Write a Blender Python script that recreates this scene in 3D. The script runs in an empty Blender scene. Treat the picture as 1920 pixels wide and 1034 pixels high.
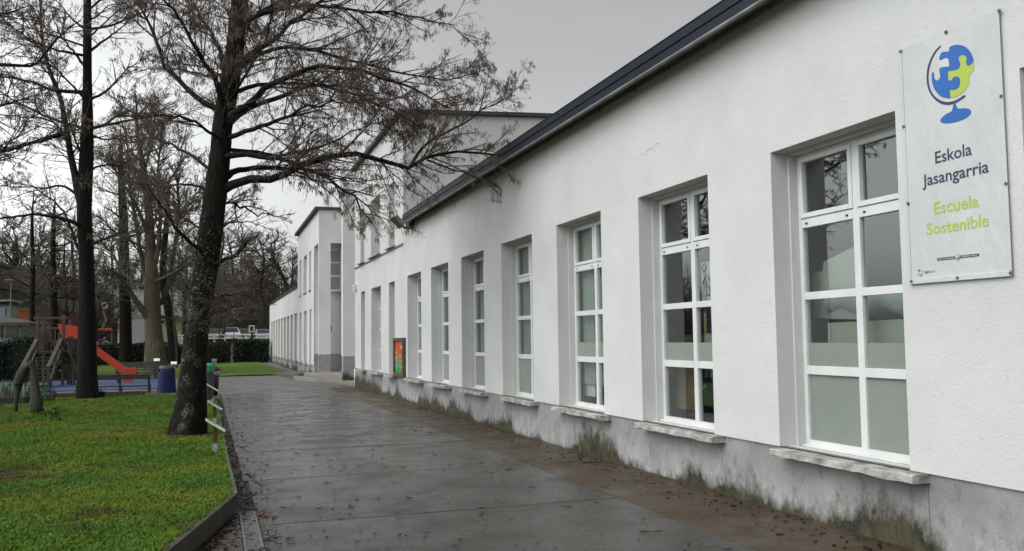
import bpy, bmesh, math, random
import numpy as np
from mathutils import Matrix, Vector

random.seed(7)
RNG = np.random.default_rng(11)
scene = bpy.context.scene
COL = scene.collection

# ------------------------------------------------------------------ camera
# world: +Y runs along the facade away from the camera, +X towards the facade, z up, metres
EYE = Vector((0.0, 0.0, 1.6))
CAM_R = Matrix(((0.9499553, -0.0093192, 0.3122467), (-0.3121254, -0.0691135, 0.9475236), (-0.0127503, 0.9975653, 0.0685635)))
FPX = 1700.0
_r = Vector(CAM_R.col[0]).normalized()
_f = Vector(CAM_R.col[2]); _f = (_f - _f.dot(_r) * _r).normalized()
_u = _f.cross(_r) * -1
if _u.z < 0: _u = -_u
cam_data = bpy.data.cameras.new('camera')
cam = bpy.data.objects.new('camera', cam_data)
COL.objects.link(cam)
cam.matrix_world = Matrix(((_r.x, _u.x, -_f.x, EYE.x), (_r.y, _u.y, -_f.y, EYE.y), (_r.z, _u.z, -_f.z, EYE.z), (0, 0, 0, 1)))
cam_data.sensor_width = 36.0
cam_data.lens = 36.0 * FPX / 1920.0
cam_data.clip_start = 0.05
cam_data.clip_end = 2000
scene.camera = cam

def pt(px, py, Y):
    """the point at distance Y along the facade that stands at a measured place of the survey photo"""
    d = _r * (px - 960.0) + _u * (517.0 - py) + _f * FPX
    return EYE + d * (Y / d.y)

# ------------------------------------------------------------------ sky, sun, exposure
SUN_DIR = Vector((-0.64, -0.20, 0.74)).normalized()
world = bpy.data.worlds.new('World'); scene.world = world
world.use_nodes = True
wn, wl = world.node_tree.nodes, world.node_tree.links
wn.clear()
w_out = wn.new('ShaderNodeOutputWorld'); w_bg = wn.new('ShaderNodeBackground')
w_sky = wn.new('ShaderNodeTexSky'); w_sky.sky_type = 'NISHITA'; w_sky.sun_disc = False
w_sky.sun_elevation = math.asin(SUN_DIR.z)
w_sky.sun_rotation = math.atan2(SUN_DIR.x, SUN_DIR.y)
w_sky.air_density = 1.0; w_sky.dust_density = 4.0; w_sky.ozone_density = 1.0
w_bw = wn.new('ShaderNodeRGBToBW')                     # cloud cover: the sky's light without its blue
w_tc = wn.new('ShaderNodeTexCoord')
w_map = wn.new('ShaderNodeMapping'); w_map.inputs['Scale'].default_value = (1.0, 1.0, 2.6)
w_ns = wn.new('ShaderNodeTexNoise'); w_ns.inputs['Scale'].default_value = 2.1; w_ns.inputs['Detail'].default_value = 4
w_ns.inputs['Roughness'].default_value = 0.5
w_rmp = wn.new('ShaderNodeMapRange'); w_rmp.inputs['From Min'].default_value = 0.3; w_rmp.inputs['From Max'].default_value = 0.7
w_rmp.inputs['To Min'].default_value = 0.96; w_rmp.inputs['To Max'].default_value = 1.14
w_mul = wn.new('ShaderNodeMath'); w_mul.operation = 'MULTIPLY'
w_tint = wn.new('ShaderNodeMix'); w_tint.data_type = 'RGBA'; w_tint.blend_type = 'MULTIPLY'; w_tint.inputs['Factor'].default_value = 1.0
w_tint.inputs['B'].default_value = (0.965, 0.985, 1.0, 1)
wl.new(w_sky.outputs['Color'], w_bw.inputs['Color'])
wl.new(w_tc.outputs['Generated'], w_map.inputs['Vector']); wl.new(w_map.outputs['Vector'], w_ns.inputs['Vector'])
wl.new(w_ns.outputs['Fac'], w_rmp.inputs['Value'])
w_nrm = wn.new('ShaderNodeVectorMath'); w_nrm.operation = 'DOT_PRODUCT'; w_nrm.inputs[1].default_value = Vector((-0.62, 0.74, 0.12)).normalized()
wl.new(w_tc.outputs['Generated'], w_nrm.inputs[0])     # the cloud deck is thinner towards the trees on the left
w_thin = wn.new('ShaderNodeMapRange'); w_thin.interpolation_type = 'SMOOTHSTEP'
w_thin.inputs['From Min'].default_value = 0.55; w_thin.inputs['From Max'].default_value = 1.0; w_thin.inputs['To Min'].default_value = 1.0; w_thin.inputs['To Max'].default_value = 2.0
wl.new(w_nrm.outputs['Value'], w_thin.inputs['Value'])
w_m2 = wn.new('ShaderNodeMath'); w_m2.operation = 'MULTIPLY'
wl.new(w_bw.outputs['Val'], w_m2.inputs[0]); wl.new(w_thin.outputs['Result'], w_m2.inputs[1])
wl.new(w_m2.outputs['Value'], w_mul.inputs[0]); wl.new(w_rmp.outputs['Result'], w_mul.inputs[1])
wl.new(w_mul.outputs['Value'], w_tint.inputs['A'])
wl.new(w_tint.outputs['Result'], w_bg.inputs['Color'])
w_bg.inputs['Strength'].default_value = 0.15
wl.new(w_bg.outputs['Background'], w_out.inputs['Surface'])

sun_data = bpy.data.lights.new('sun', 'SUN'); sun = bpy.data.objects.new('sun', sun_data); COL.objects.link(sun)
sun_data.energy = 0.5; sun_data.angle = math.radians(70); sun_data.color = (1.0, 0.985, 0.96)
sun.rotation_euler = SUN_DIR.to_track_quat('Z', 'Y').to_euler()
sun.location = (-20, 10, 30)
vs = scene.view_settings
vs.view_transform = 'Standard'; vs.look = 'None'; vs.gamma = 1.0; vs.use_curve_mapping = False
vs.exposure = 0.56
scene.cycles.max_bounces = 8
scene.cycles.transparent_max_bounces = 12

# ------------------------------------------------------------------ ground profile
def gz(y):
    if y < 6: return 0.0
    if y < 33: return -0.1 * (y - 6) / 27
    if y < 79: return -0.1 - 0.08 * (y - 33) / 46
    if y < 92: return -0.18 + 1.6 * (3 * ((y - 79) / 13) ** 2 - 2 * ((y - 79) / 13) ** 3)
    if y < 125: return 1.42 + 0.3 * (y - 92) / 33
    return 1.72 + 0.02 * (y - 125)

# ------------------------------------------------------------------ helpers
def tag(o, label=None, cat=None, group=None, kind=None):
    if label: o['label'] = label
    if cat: o['category'] = cat
    if group: o['group'] = group
    if kind: o['kind'] = kind
    return o

def thing(name, label, cat, loc, group=None):
    o = bpy.data.objects.new(name, None); COL.objects.link(o)
    o.location = loc; o.empty_display_size = 0.2
    return tag(o, label, cat, group)

def link(name, me, mat=None, parent=None):
    o = bpy.data.objects.new(name, me); COL.objects.link(o)
    if mat is not None:
        if isinstance(mat, (list, tuple)):
            if len(me.materials) == 0:
                for m in mat: me.materials.append(m)
        elif len(me.materials) == 0: me.materials.append(mat)
    if parent is not None:
        o.parent = parent
        inv = Matrix.Translation(-parent.location)
        o.matrix_parent_inverse = inv if parent.parent is None and parent.type == 'EMPTY' else Matrix.Identity(4)
    return o

def np_mesh(name, V, F, smooth=False, mats=None):
    """V (n,3) floats, F (m,k) ints, all faces with k corners"""
    me = bpy.data.meshes.new(name)
    V = np.asarray(V, dtype=np.float32); F = np.asarray(F, dtype=np.int32)
    m, k = F.shape
    me.vertices.add(len(V)); me.vertices.foreach_set('co', V.ravel())
    me.loops.add(m * k); me.loops.foreach_set('vertex_index', F.ravel())
    me.polygons.add(m)
    me.polygons.foreach_set('loop_start', np.arange(0, m * k, k, dtype=np.int32))
    try: me.polygons.foreach_set('loop_total', np.full(m, k, dtype=np.int32))
    except Exception: pass
    if mats is not None: me.polygons.foreach_set('material_index', np.asarray(mats, dtype=np.int32))
    me.update(calc_edges=True)
    if smooth: me.polygons.foreach_set('use_smooth', np.ones(m, dtype=bool))
    return me

class MB:
    def __init__(s): s.v = []; s.f = []
    def quad(s, *p):
        b = len(s.v); s.v += [tuple(q) for q in p]; s.f.append(tuple(range(b, b + len(p)))); return s
    def box(s, x0, x1, y0, y1, z0, z1):
        b = len(s.v)
        s.v += [(x0, y0, z0), (x1, y0, z0), (x1, y1, z0), (x0, y1, z0), (x0, y0, z1), (x1, y0, z1), (x1, y1, z1), (x0, y1, z1)]
        s.f += [tuple(b + i for i in q) for q in ((0, 3, 2, 1), (4, 5, 6, 7), (0, 1, 5, 4), (1, 2, 6, 5), (2, 3, 7, 6), (3, 0, 4, 7))]
        return s
    def bar(s, a, b, w, h, upv=(0, 0, 1)):
        """a square bar from a to b, w wide (sideways) and h high"""
        a, b = Vector(a), Vector(b); d = (b - a).normalized(); up = Vector(upv)
        sd = d.cross(up)
        if sd.length < 1e-4: sd = d.cross(Vector((1, 0, 0)))
        sd.normalize(); up = sd.cross(d).normalized()
        q = len(s.v)
        for p in (a, b):
            for i, j in ((-1, -1), (1, -1), (1, 1), (-1, 1)):
                s.v.append(tuple(p + sd * (i * w / 2) + up * (j * h / 2)))
        s.f += [tuple(q + i for i in t) for t in ((0, 1, 2, 3), (7, 6, 5, 4), (0, 4, 5, 1), (1, 5, 6, 2), (2, 6, 7, 3), (3, 7, 4, 0))]
        return s
    def tube(s, pts, rad, k=8, caps=True):
        pts = [Vector(p) for p in pts]; n = len(pts)
        if not hasattr(rad, '__len__'): rad = [rad] * n
        q = len(s.v)
        for i, p in enumerate(pts):
            d = (pts[min(i + 1, n - 1)] - pts[max(i - 1, 0)]).normalized()
            ref = Vector((0, 0, 1)) if abs(d.z) < 0.9 else Vector((1, 0, 0))
            a = d.cross(ref).normalized(); b = d.cross(a)
            for j in range(k):
                t = 2 * math.pi * j / k
                s.v.append(tuple(p + a * (rad[i] * math.cos(t)) + b * (rad[i] * math.sin(t))))
        for i in range(n - 1):
            for j in range(k):
                j2 = (j + 1) % k
                s.f.append((q + i * k + j, q + i * k + j2, q + (i + 1) * k + j2, q + (i + 1) * k + j))
        if caps:
            s.f.append(tuple(q + j for j in range(k))); s.f.append(tuple(q + (n - 1) * k + j for j in reversed(range(k))))
        return s
    def prism(s, poly, vec):
        """extrude a polygon (3-D points) along vec"""
        vec = Vector(vec); n = len(poly); q = len(s.v)
        s.v += [tuple(p) for p in poly] + [tuple(Vector(p) + vec) for p in poly]
        s.f.append(tuple(q + i for i in range(n))); s.f.append(tuple(q + n + i for i in reversed(range(n))))
        for i in range(n):
            j = (i + 1) % n; s.f.append((q + i, q + n + i, q + n + j, q + j))
        return s
    def lathe(s, c, prof, k=16):
        q = len(s.v); c = Vector(c)
        for r, z in prof:
            for j in range(k):
                t = 2 * math.pi * j / k; s.v.append((c.x + r * math.cos(t), c.y + r * math.sin(t), c.z + z))
        for i in range(len(prof) - 1):
            for j in range(k):
                j2 = (j + 1) % k; s.f.append((q + i * k + j, q + i * k + j2, q + (i + 1) * k + j2, q + (i + 1) * k + j))
        s.f.append(tuple(q + j for j in reversed(range(k)))); s.f.append(tuple(q + (len(prof) - 1) * k + j for j in range(k)))
        return s
    def mesh(s, name, smooth=False, fix=True):
        me = bpy.data.meshes.new(name); me.from_pydata(s.v, [], s.f)
        if fix:
            bm = bmesh.new(); bm.from_mesh(me); bmesh.ops.recalc_face_normals(bm, faces=bm.faces); bm.to_mesh(me); bm.free()
        if smooth:
            for p in me.polygons: p.use_smooth = True
        me.update(); return me
    def build(s, name, mat, parent=None, bevel=0, smooth=False, fix=True, seg=2):
        o = link(name, s.mesh(name, smooth, fix), mat, parent)
        if bevel:
            m = o.modifiers.new('bevel', 'BEVEL'); m.width = bevel; m.segments = seg; m.limit_method = 'ANGLE'
            m.angle_limit = math.radians(40)
        return o

def copy_thing(root, delta, label=None):
    """a thing with copies of its parts and sub-parts, moved by delta"""
    r = root.copy(); COL.objects.link(r); r.location = root.location + Vector(delta)
    if label: r['label'] = label
    for ch in root.children:
        c = ch.copy(); COL.objects.link(c); c.parent = r
        for g in ch.children:
            d = g.copy(); COL.objects.link(d); d.parent = c
    return r

# ------------------------------------------------------------------ materials
def new_mat(name):
    m = bpy.data.materials.new(name); m.use_nodes = True
    nt = m.node_tree; b = nt.nodes['Principled BSDF']
    return m, nt, b

def N(nt, t, **kw):
    n = nt.nodes.new(t)
    for k, v in kw.items():
        if k in n.inputs: n.inputs[k].default_value = v
        else: setattr(n, k, v)
    return n

def coords(nt, scale=(1, 1, 1)):
    tc = N(nt, 'ShaderNodeTexCoord'); mp = N(nt, 'ShaderNodeMapping'); mp.inputs['Scale'].default_value = scale
    nt.links.new(tc.outputs['Object'], mp.inputs['Vector']); return mp.outputs['Vector']

def noise(nt, vec, scale, detail=5, rough=0.6, lo=0.35, hi=0.65):
    n = N(nt, 'ShaderNodeTexNoise', Scale=scale, Detail=detail, Roughness=rough)
    nt.links.new(vec, n.inputs['Vector'])
    r = N(nt, 'ShaderNodeMapRange'); r.inputs['From Min'].default_value = lo; r.inputs['From Max'].default_value = hi
    nt.links.new(n.outputs['Fac'], r.inputs['Value']); return r.outputs['Result']

def mix(nt, fac, a, b):
    n = N(nt, 'ShaderNodeMix', data_type='RGBA')
    for s, v in (('Factor', fac), ('A', a), ('B', b)):
        if isinstance(v, (tuple, list)): n.inputs[s].default_value = (*v, 1) if len(v) == 3 else v
        elif isinstance(v, (int, float)): n.inputs[s].default_value = v
        else: nt.links.new(v, n.inputs[s])
    return n.outputs['Result']

def math_n(nt, op, a, b=None, clamp=False):
    n = N(nt, 'ShaderNodeMath', operation=op); n.use_clamp = clamp
    for i, v in enumerate((a, b)):
        if v is None: continue
        if isinstance(v, (int, float)): n.inputs[i].default_value = v
        else: nt.links.new(v, n.inputs[i])
    return n.outputs[0]

def bump(nt, b, height, strength=0.5, dist=0.01):
    n = N(nt, 'ShaderNodeBump', Strength=strength, Distance=dist)
    nt.links.new(height, n.inputs['Height']); nt.links.new(n.outputs['Normal'], b.inputs['Normal'])

def M(name, c1, c2=None, scale=6.0, rough=0.7, spec=0.5, metal=0.0, bmp=0.0, bscale=60.0, stretch=(1, 1, 1), dist=0.01, var=0.0):
    m, nt, b = new_mat(name)
    b.inputs['Roughness'].default_value = rough; b.inputs['Metallic'].default_value = metal
    b.inputs['Specular IOR Level'].default_value = spec
    v = coords(nt, stretch)
    c2 = c2 or tuple(x * 0.72 for x in c1)
    col = mix(nt, noise(nt, v, scale), c1, c2)
    if var:
        oi = N(nt, 'ShaderNodeObjectInfo'); hv = N(nt, 'ShaderNodeHueSaturation')
        nt.links.new(math_n(nt, 'ADD', math_n(nt, 'MULTIPLY', oi.outputs['Random'], var), 1 - var / 2), hv.inputs['Value'])
        nt.links.new(col, hv.inputs['Color']); col = hv.outputs['Color']
    nt.links.new(col, b.inputs['Base Color'])
    if bmp: bump(nt, b, noise(nt, v, bscale, 4, 0.6, 0.2, 0.8), bmp, dist)
    return m

def mat_stucco():
    m, nt, b = new_mat('white_stucco'); v = coords(nt); vs_ = coords(nt, (1, 1.6, 0.5))
    c = mix(nt, noise(nt, v, 0.8, 5, 0.6, 0.3, 0.7), (0.56, 0.56, 0.545), (0.48, 0.485, 0.475))
    c = mix(nt, math_n(nt, 'MULTIPLY', noise(nt, v, 0.55, 5, 0.6, 0.52, 0.72), 0.45), c, (0.40, 0.41, 0.42))
    c = mix(nt, math_n(nt, 'MULTIPLY', noise(nt, vs_, 1.6, 6, 0.65, 0.54, 0.8), 0.17), c, (0.50, 0.49, 0.46))
    spots = noise(nt, v, 14, 3, 0.5, 0.69, 0.76)
    c = mix(nt, math_n(nt, 'MULTIPLY', spots, 0.5), c, (0.42, 0.41, 0.38))
    b.inputs['Roughness'].default_value = 0.85; b.inputs['Specular IOR Level'].default_value = 0.25
    nt.links.new(c, b.inputs['Base Color'])
    h = math_n(nt, 'ADD', noise(nt, v, 55, 5, 0.65, 0.25, 0.8), math_n(nt, 'MULTIPLY', noise(nt, v, 9, 3, 0.5, 0.2, 0.8), 0.8))
    bump(nt, b, h, 0.55, 0.006)
    return m

def mat_plinth(z_lo, z_hi):
    m, nt, b = new_mat('stained_cement'); v = coords(nt); drip = coords(nt, (1, 2.0, 1.3)); big = coords(nt, (1, 0.55, 0.12))
    sep = N(nt, 'ShaderNodeSeparateXYZ'); nt.links.new(v, sep.inputs[0])
    h = N(nt, 'ShaderNodeMapRange'); h.inputs['From Min'].default_value = z_lo; h.inputs['From Max'].default_value = z_hi
    h.inputs['To Min'].default_value = 1.0; h.inputs['To Max'].default_value = 0.0
    nt.links.new(sep.outputs['Z'], h.inputs['Value']); low = h.outputs['Result']
    c = mix(nt, noise(nt, v, 1.5, 6, 0.65, 0.35, 0.65), (0.20, 0.20, 0.202), (0.29, 0.29, 0.288))
    # flaked paler patches in the lower half, with ragged tops
    pale = math_n(nt, 'MULTIPLY', noise(nt, drip, 2.2, 7, 0.72, 0.45, 0.57), math_n(nt, 'MULTIPLY', math_n(nt, 'SUBTRACT', low, 0.30), 2.6, True), True)
    c = mix(nt, math_n(nt, 'MULTIPLY', pale, 0.7), c, (0.39, 0.39, 0.37))
    c = mix(nt, math_n(nt, 'MULTIPLY', noise(nt, drip, 3.3, 7, 0.72, 0.55, 0.62), 0.4), c, (0.115, 0.115, 0.115))
    # algae: a thin ragged foot and mounds that climb here and there
    foot = math_n(nt, 'MULTIPLY', math_n(nt, 'POWER', low, 7.0), 1.9)
    mound = math_n(nt, 'MULTIPLY', noise(nt, big, 0.9, 3, 0.5, 0.40, 0.60), math_n(nt, 'POWER', low, 1.1))
    al = math_n(nt, 'ADD', foot, math_n(nt, 'MULTIPLY', mound, 1.75))
    al = math_n(nt, 'SUBTRACT', al, math_n(nt, 'MULTIPLY', noise(nt, drip, 3.0, 7, 0.75, 0.3, 0.7), 0.75), True)
    c = mix(nt, math_n(nt, 'MULTIPLY', al, 1.9, True), c, mix(nt, noise(nt, v, 7, 4, 0.6), (0.020, 0.019, 0.011), (0.075, 0.068, 0.040)))
    nt.links.new(c, b.inputs['Base Color']); b.inputs['Roughness'].default_value = 0.8; b.inputs['Specular IOR Level'].default_value = 0.3
    bump(nt, b, math_n(nt, 'ADD', noise(nt, v, 70, 5, 0.7, 0.25, 0.75), noise(nt, v, 16, 4, 0.6, 0.2, 0.8)), 0.6, 0.007)
    return m

def mat_wet(name, c1, c2, dirt, dirt_amt=0.5, rlo=0.10, rhi=0.42, var=0.12):
    m, nt, b = new_mat(name); v = coords(nt); st = coords(nt, (1.0, 1.0, 1.0))
    c = mix(nt, noise(nt, v, 0.9, 7, 0.65, 0.33, 0.67), c1, c2)
    c = mix(nt, math_n(nt, 'MULTIPLY', noise(nt, v, 2.3, 6, 0.7, 0.52, 0.72), dirt_amt), c, dirt)
    c = mix(nt, math_n(nt, 'MULTIPLY', noise(nt, v, 60, 4, 0.7, 0.45, 0.75), 0.22), c, (0.10, 0.096, 0.085))
    c = mix(nt, math_n(nt, 'MULTIPLY', math_n(nt, 'MULTIPLY', noise(nt, v, 0.7, 4, 0.6, 0.5, 0.7), noise(nt, v, 5, 6, 0.75, 0.52, 0.66)), 0.5), c, (0.15, 0.148, 0.14))
    oi = N(nt, 'ShaderNodeObjectInfo'); hv = N(nt, 'ShaderNodeHueSaturation')
    nt.links.new(math_n(nt, 'ADD', math_n(nt, 'MULTIPLY', oi.outputs['Random'], var * 2), 1 - var), hv.inputs['Value'])
    nt.links.new(c, hv.inputs['Color']); nt.links.new(hv.outputs['Color'], b.inputs['Base Color'])
    r = N(nt, 'ShaderNodeMapRange'); r.inputs['To Min'].default_value = rlo; r.inputs['To Max'].default_value = rhi
    nt.links.new(noise(nt, v, 1.3, 6, 0.65, 0.35, 0.65), r.inputs['Value']); nt.links.new(r.outputs['Result'], b.inputs['Roughness'])
    b.inputs['Specular IOR Level'].default_value = 0.24
    bump(nt, b, math_n(nt, 'ADD', noise(nt, v, 110, 4, 0.7, 0.25, 0.75), math_n(nt, 'MULTIPLY', noise(nt, v, 7, 4, 0.6, 0.2, 0.8), 1.5)), 0.35, 0.004)
    return m

def mat_lawn():
    m, nt, b = new_mat('mossy_lawn'); v = coords(nt)
    c = mix(nt, noise(nt, v, 0.7, 6, 0.65, 0.35, 0.65), (0.044, 0.105, 0.008), (0.075, 0.135, 0.010))
    c = mix(nt, math_n(nt, 'MULTIPLY', noise(nt, v, 0.5, 5, 0.6, 0.5, 0.68), 0.85), c, (0.16, 0.16, 0.010))
    c = mix(nt, math_n(nt, 'MULTIPLY', noise(nt, v, 30, 4, 0.7, 0.45, 0.7), 0.6), c, (0.016, 0.036, 0.006))
    c = mix(nt, math_n(nt, 'MULTIPLY', noise(nt, v, 0.8, 6, 0.7, 0.57, 0.68), 0.85), c, (0.06, 0.036, 0.016))
    dn = N(nt, 'ShaderNodeVectorMath', operation='DISTANCE'); dn.inputs[1].default_value = (-2.75, 11.6, 0.15); nt.links.new(v, dn.inputs[0])
    wr = math_n(nt, 'SUBTRACT', math_n(nt, 'ADD', math_n(nt, 'MULTIPLY', noise(nt, v, 2.2, 5, 0.7, 0.3, 0.7), 0.9), 0.75), dn.outputs['Value'], True)
    c = mix(nt, math_n(nt, 'MULTIPLY', wr, 1.6, True), c, (0.055, 0.034, 0.018))
    nt.links.new(c, b.inputs['Base Color']); b.inputs['Roughness'].default_value = 0.8; b.inputs['Specular IOR Level'].default_value = 0.2
    bump(nt, b, noise(nt, v, 45, 5, 0.7, 0.2, 0.8), 0.8, 0.03)
    return m

def mat_blade():
    m, nt, b = new_mat('grass_blade'); v = coords(nt)
    tc = N(nt, 'ShaderNodeNewGeometry'); mp = N(nt, 'ShaderNodeMapping'); nt.links.new(tc.outputs['Position'], mp.inputs['Vector']); p = mp.outputs['Vector']
    c = mix(nt, noise(nt, p, 0.7, 6, 0.65, 0.35, 0.65), (0.062, 0.142, 0.014), (0.108, 0.185, 0.016))
    c = mix(nt, math_n(nt, 'MULTIPLY', noise(nt, p, 0.42, 3, 0.5, 0.45, 0.65), 0.7), c, (0.185, 0.185, 0.016))
    c = mix(nt, math_n(nt, 'MULTIPLY', noise(nt, p, 1.6, 6, 0.7, 0.52, 0.62), 0.7), c, (0.036, 0.084, 0.014))
    c = mix(nt, math_n(nt, 'MULTIPLY', noise(nt, p, 0.8, 6, 0.7, 0.57, 0.68), 0.8), c, (0.10, 0.058, 0.022))
    dn = N(nt, 'ShaderNodeVectorMath', operation='DISTANCE'); dn.inputs[1].default_value = (-2.75, 11.6, 0.15); nt.links.new(p, dn.inputs[0])
    wr = math_n(nt, 'SUBTRACT', math_n(nt, 'ADD', math_n(nt, 'MULTIPLY', noise(nt, p, 2.2, 5, 0.7, 0.3, 0.7), 0.9), 0.75), dn.outputs['Value'], True)
    c = mix(nt, math_n(nt, 'MULTIPLY', wr, 1.6, True), c, (0.085, 0.052, 0.026))
    oi = N(nt, 'ShaderNodeObjectInfo'); c = mix(nt, math_n(nt, 'MULTIPLY', oi.outputs['Random'], 0.28), c, (0.03, 0.078, 0.008))
    nt.links.new(c, b.inputs['Base Color']); b.inputs['Roughness'].default_value = 0.6; b.inputs['Specular IOR Level'].default_value = 0.15
    return m

def mat_bark(name, dark, light, lichen, lich_lo, lich_hi, z_top=None, scale=1.0):
    m, nt, b = new_mat(name); v = coords(nt); st = coords(nt, (1, 1, 0.22))
    c = mix(nt, noise(nt, st, 22 * scale, 5, 0.7, 0.35, 0.65), dark, light)
    li = math_n(nt, 'MULTIPLY', noise(nt, v, 3.2 * scale, 7, 0.75, lich_lo, lich_hi), noise(nt, v, 26 * scale, 4, 0.7, 0.4, 0.6))
    if z_top:
        sep = N(nt, 'ShaderNodeSeparateXYZ'); nt.links.new(v, sep.inputs[0])
        h = N(nt, 'ShaderNodeMapRange'); h.inputs['From Min'].default_value = z_top[0]; h.inputs['From Max'].default_value = z_top[1]
        h.inputs['To Min'].default_value = 1.0; h.inputs['To Max'].default_value = 0.0
        nt.links.new(sep.outputs['Z'], h.inputs['Value']); li = math_n(nt, 'MULTIPLY', li, h.outputs['Result'])
    c = mix(nt, li, c, lichen)
    nt.links.new(c, b.inputs['Base Color']); b.inputs['Roughness'].default_value = 0.8; b.inputs['Specular IOR Level'].default_value = 0.08
    bump(nt, b, noise(nt, st, 28 * scale, 6, 0.7, 0.2, 0.8), 1.0, 0.035)
    return m

def mat_glass():
    m, nt, b = new_mat('window_glass'); nt.nodes.remove(b)
    out = nt.nodes['Material Output']
    tr = N(nt, 'ShaderNodeBsdfTransparent'); tr.inputs['Color'].default_value = (0.70, 0.76, 0.72, 1)
    gl = N(nt, 'ShaderNodeBsdfGlossy'); gl.inputs['Roughness'].default_value = 0.015; gl.inputs['Color'].default_value = (0.95, 1.0, 0.98, 1)
    g = N(nt, 'ShaderNodeNewGeometry'); dt = N(nt, 'ShaderNodeVectorMath', operation='DOT_PRODUCT'); mx = N(nt, 'ShaderNodeMixShader')
    nt.links.new(g.outputs['Incoming'], dt.inputs[0]); nt.links.new(g.outputs['Normal'], dt.inputs[1])
    c1 = math_n(nt, 'SUBTRACT', 1.0, math_n(nt, 'ABSOLUTE', dt.outputs['Value']))
    fr = math_n(nt, 'ADD', math_n(nt, 'MULTIPLY', math_n(nt, 'POWER', c1, 4.5), 0.82), 0.15)      # double pane: twice the mirror of one
    nt.links.new(fr, mx.inputs[0]); nt.links.new(tr.outputs[0], mx.inputs[1]); nt.links.new(gl.outputs[0], mx.inputs[2])
    nt.links.new(mx.outputs[0], out.inputs['Surface'])
    return m

def mat_leafy(name, c1, c2):
    m, nt, b = new_mat(name); v = coords(nt)
    c = mix(nt, noise(nt, v, 5, 4, 0.7, 0.3, 0.7), c1, c2)
    nt.links.new(c, b.inputs['Base Color']); b.inputs['Roughness'].default_value = 0.55; b.inputs['Specular IOR Level'].default_value = 0.3
    return m

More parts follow.
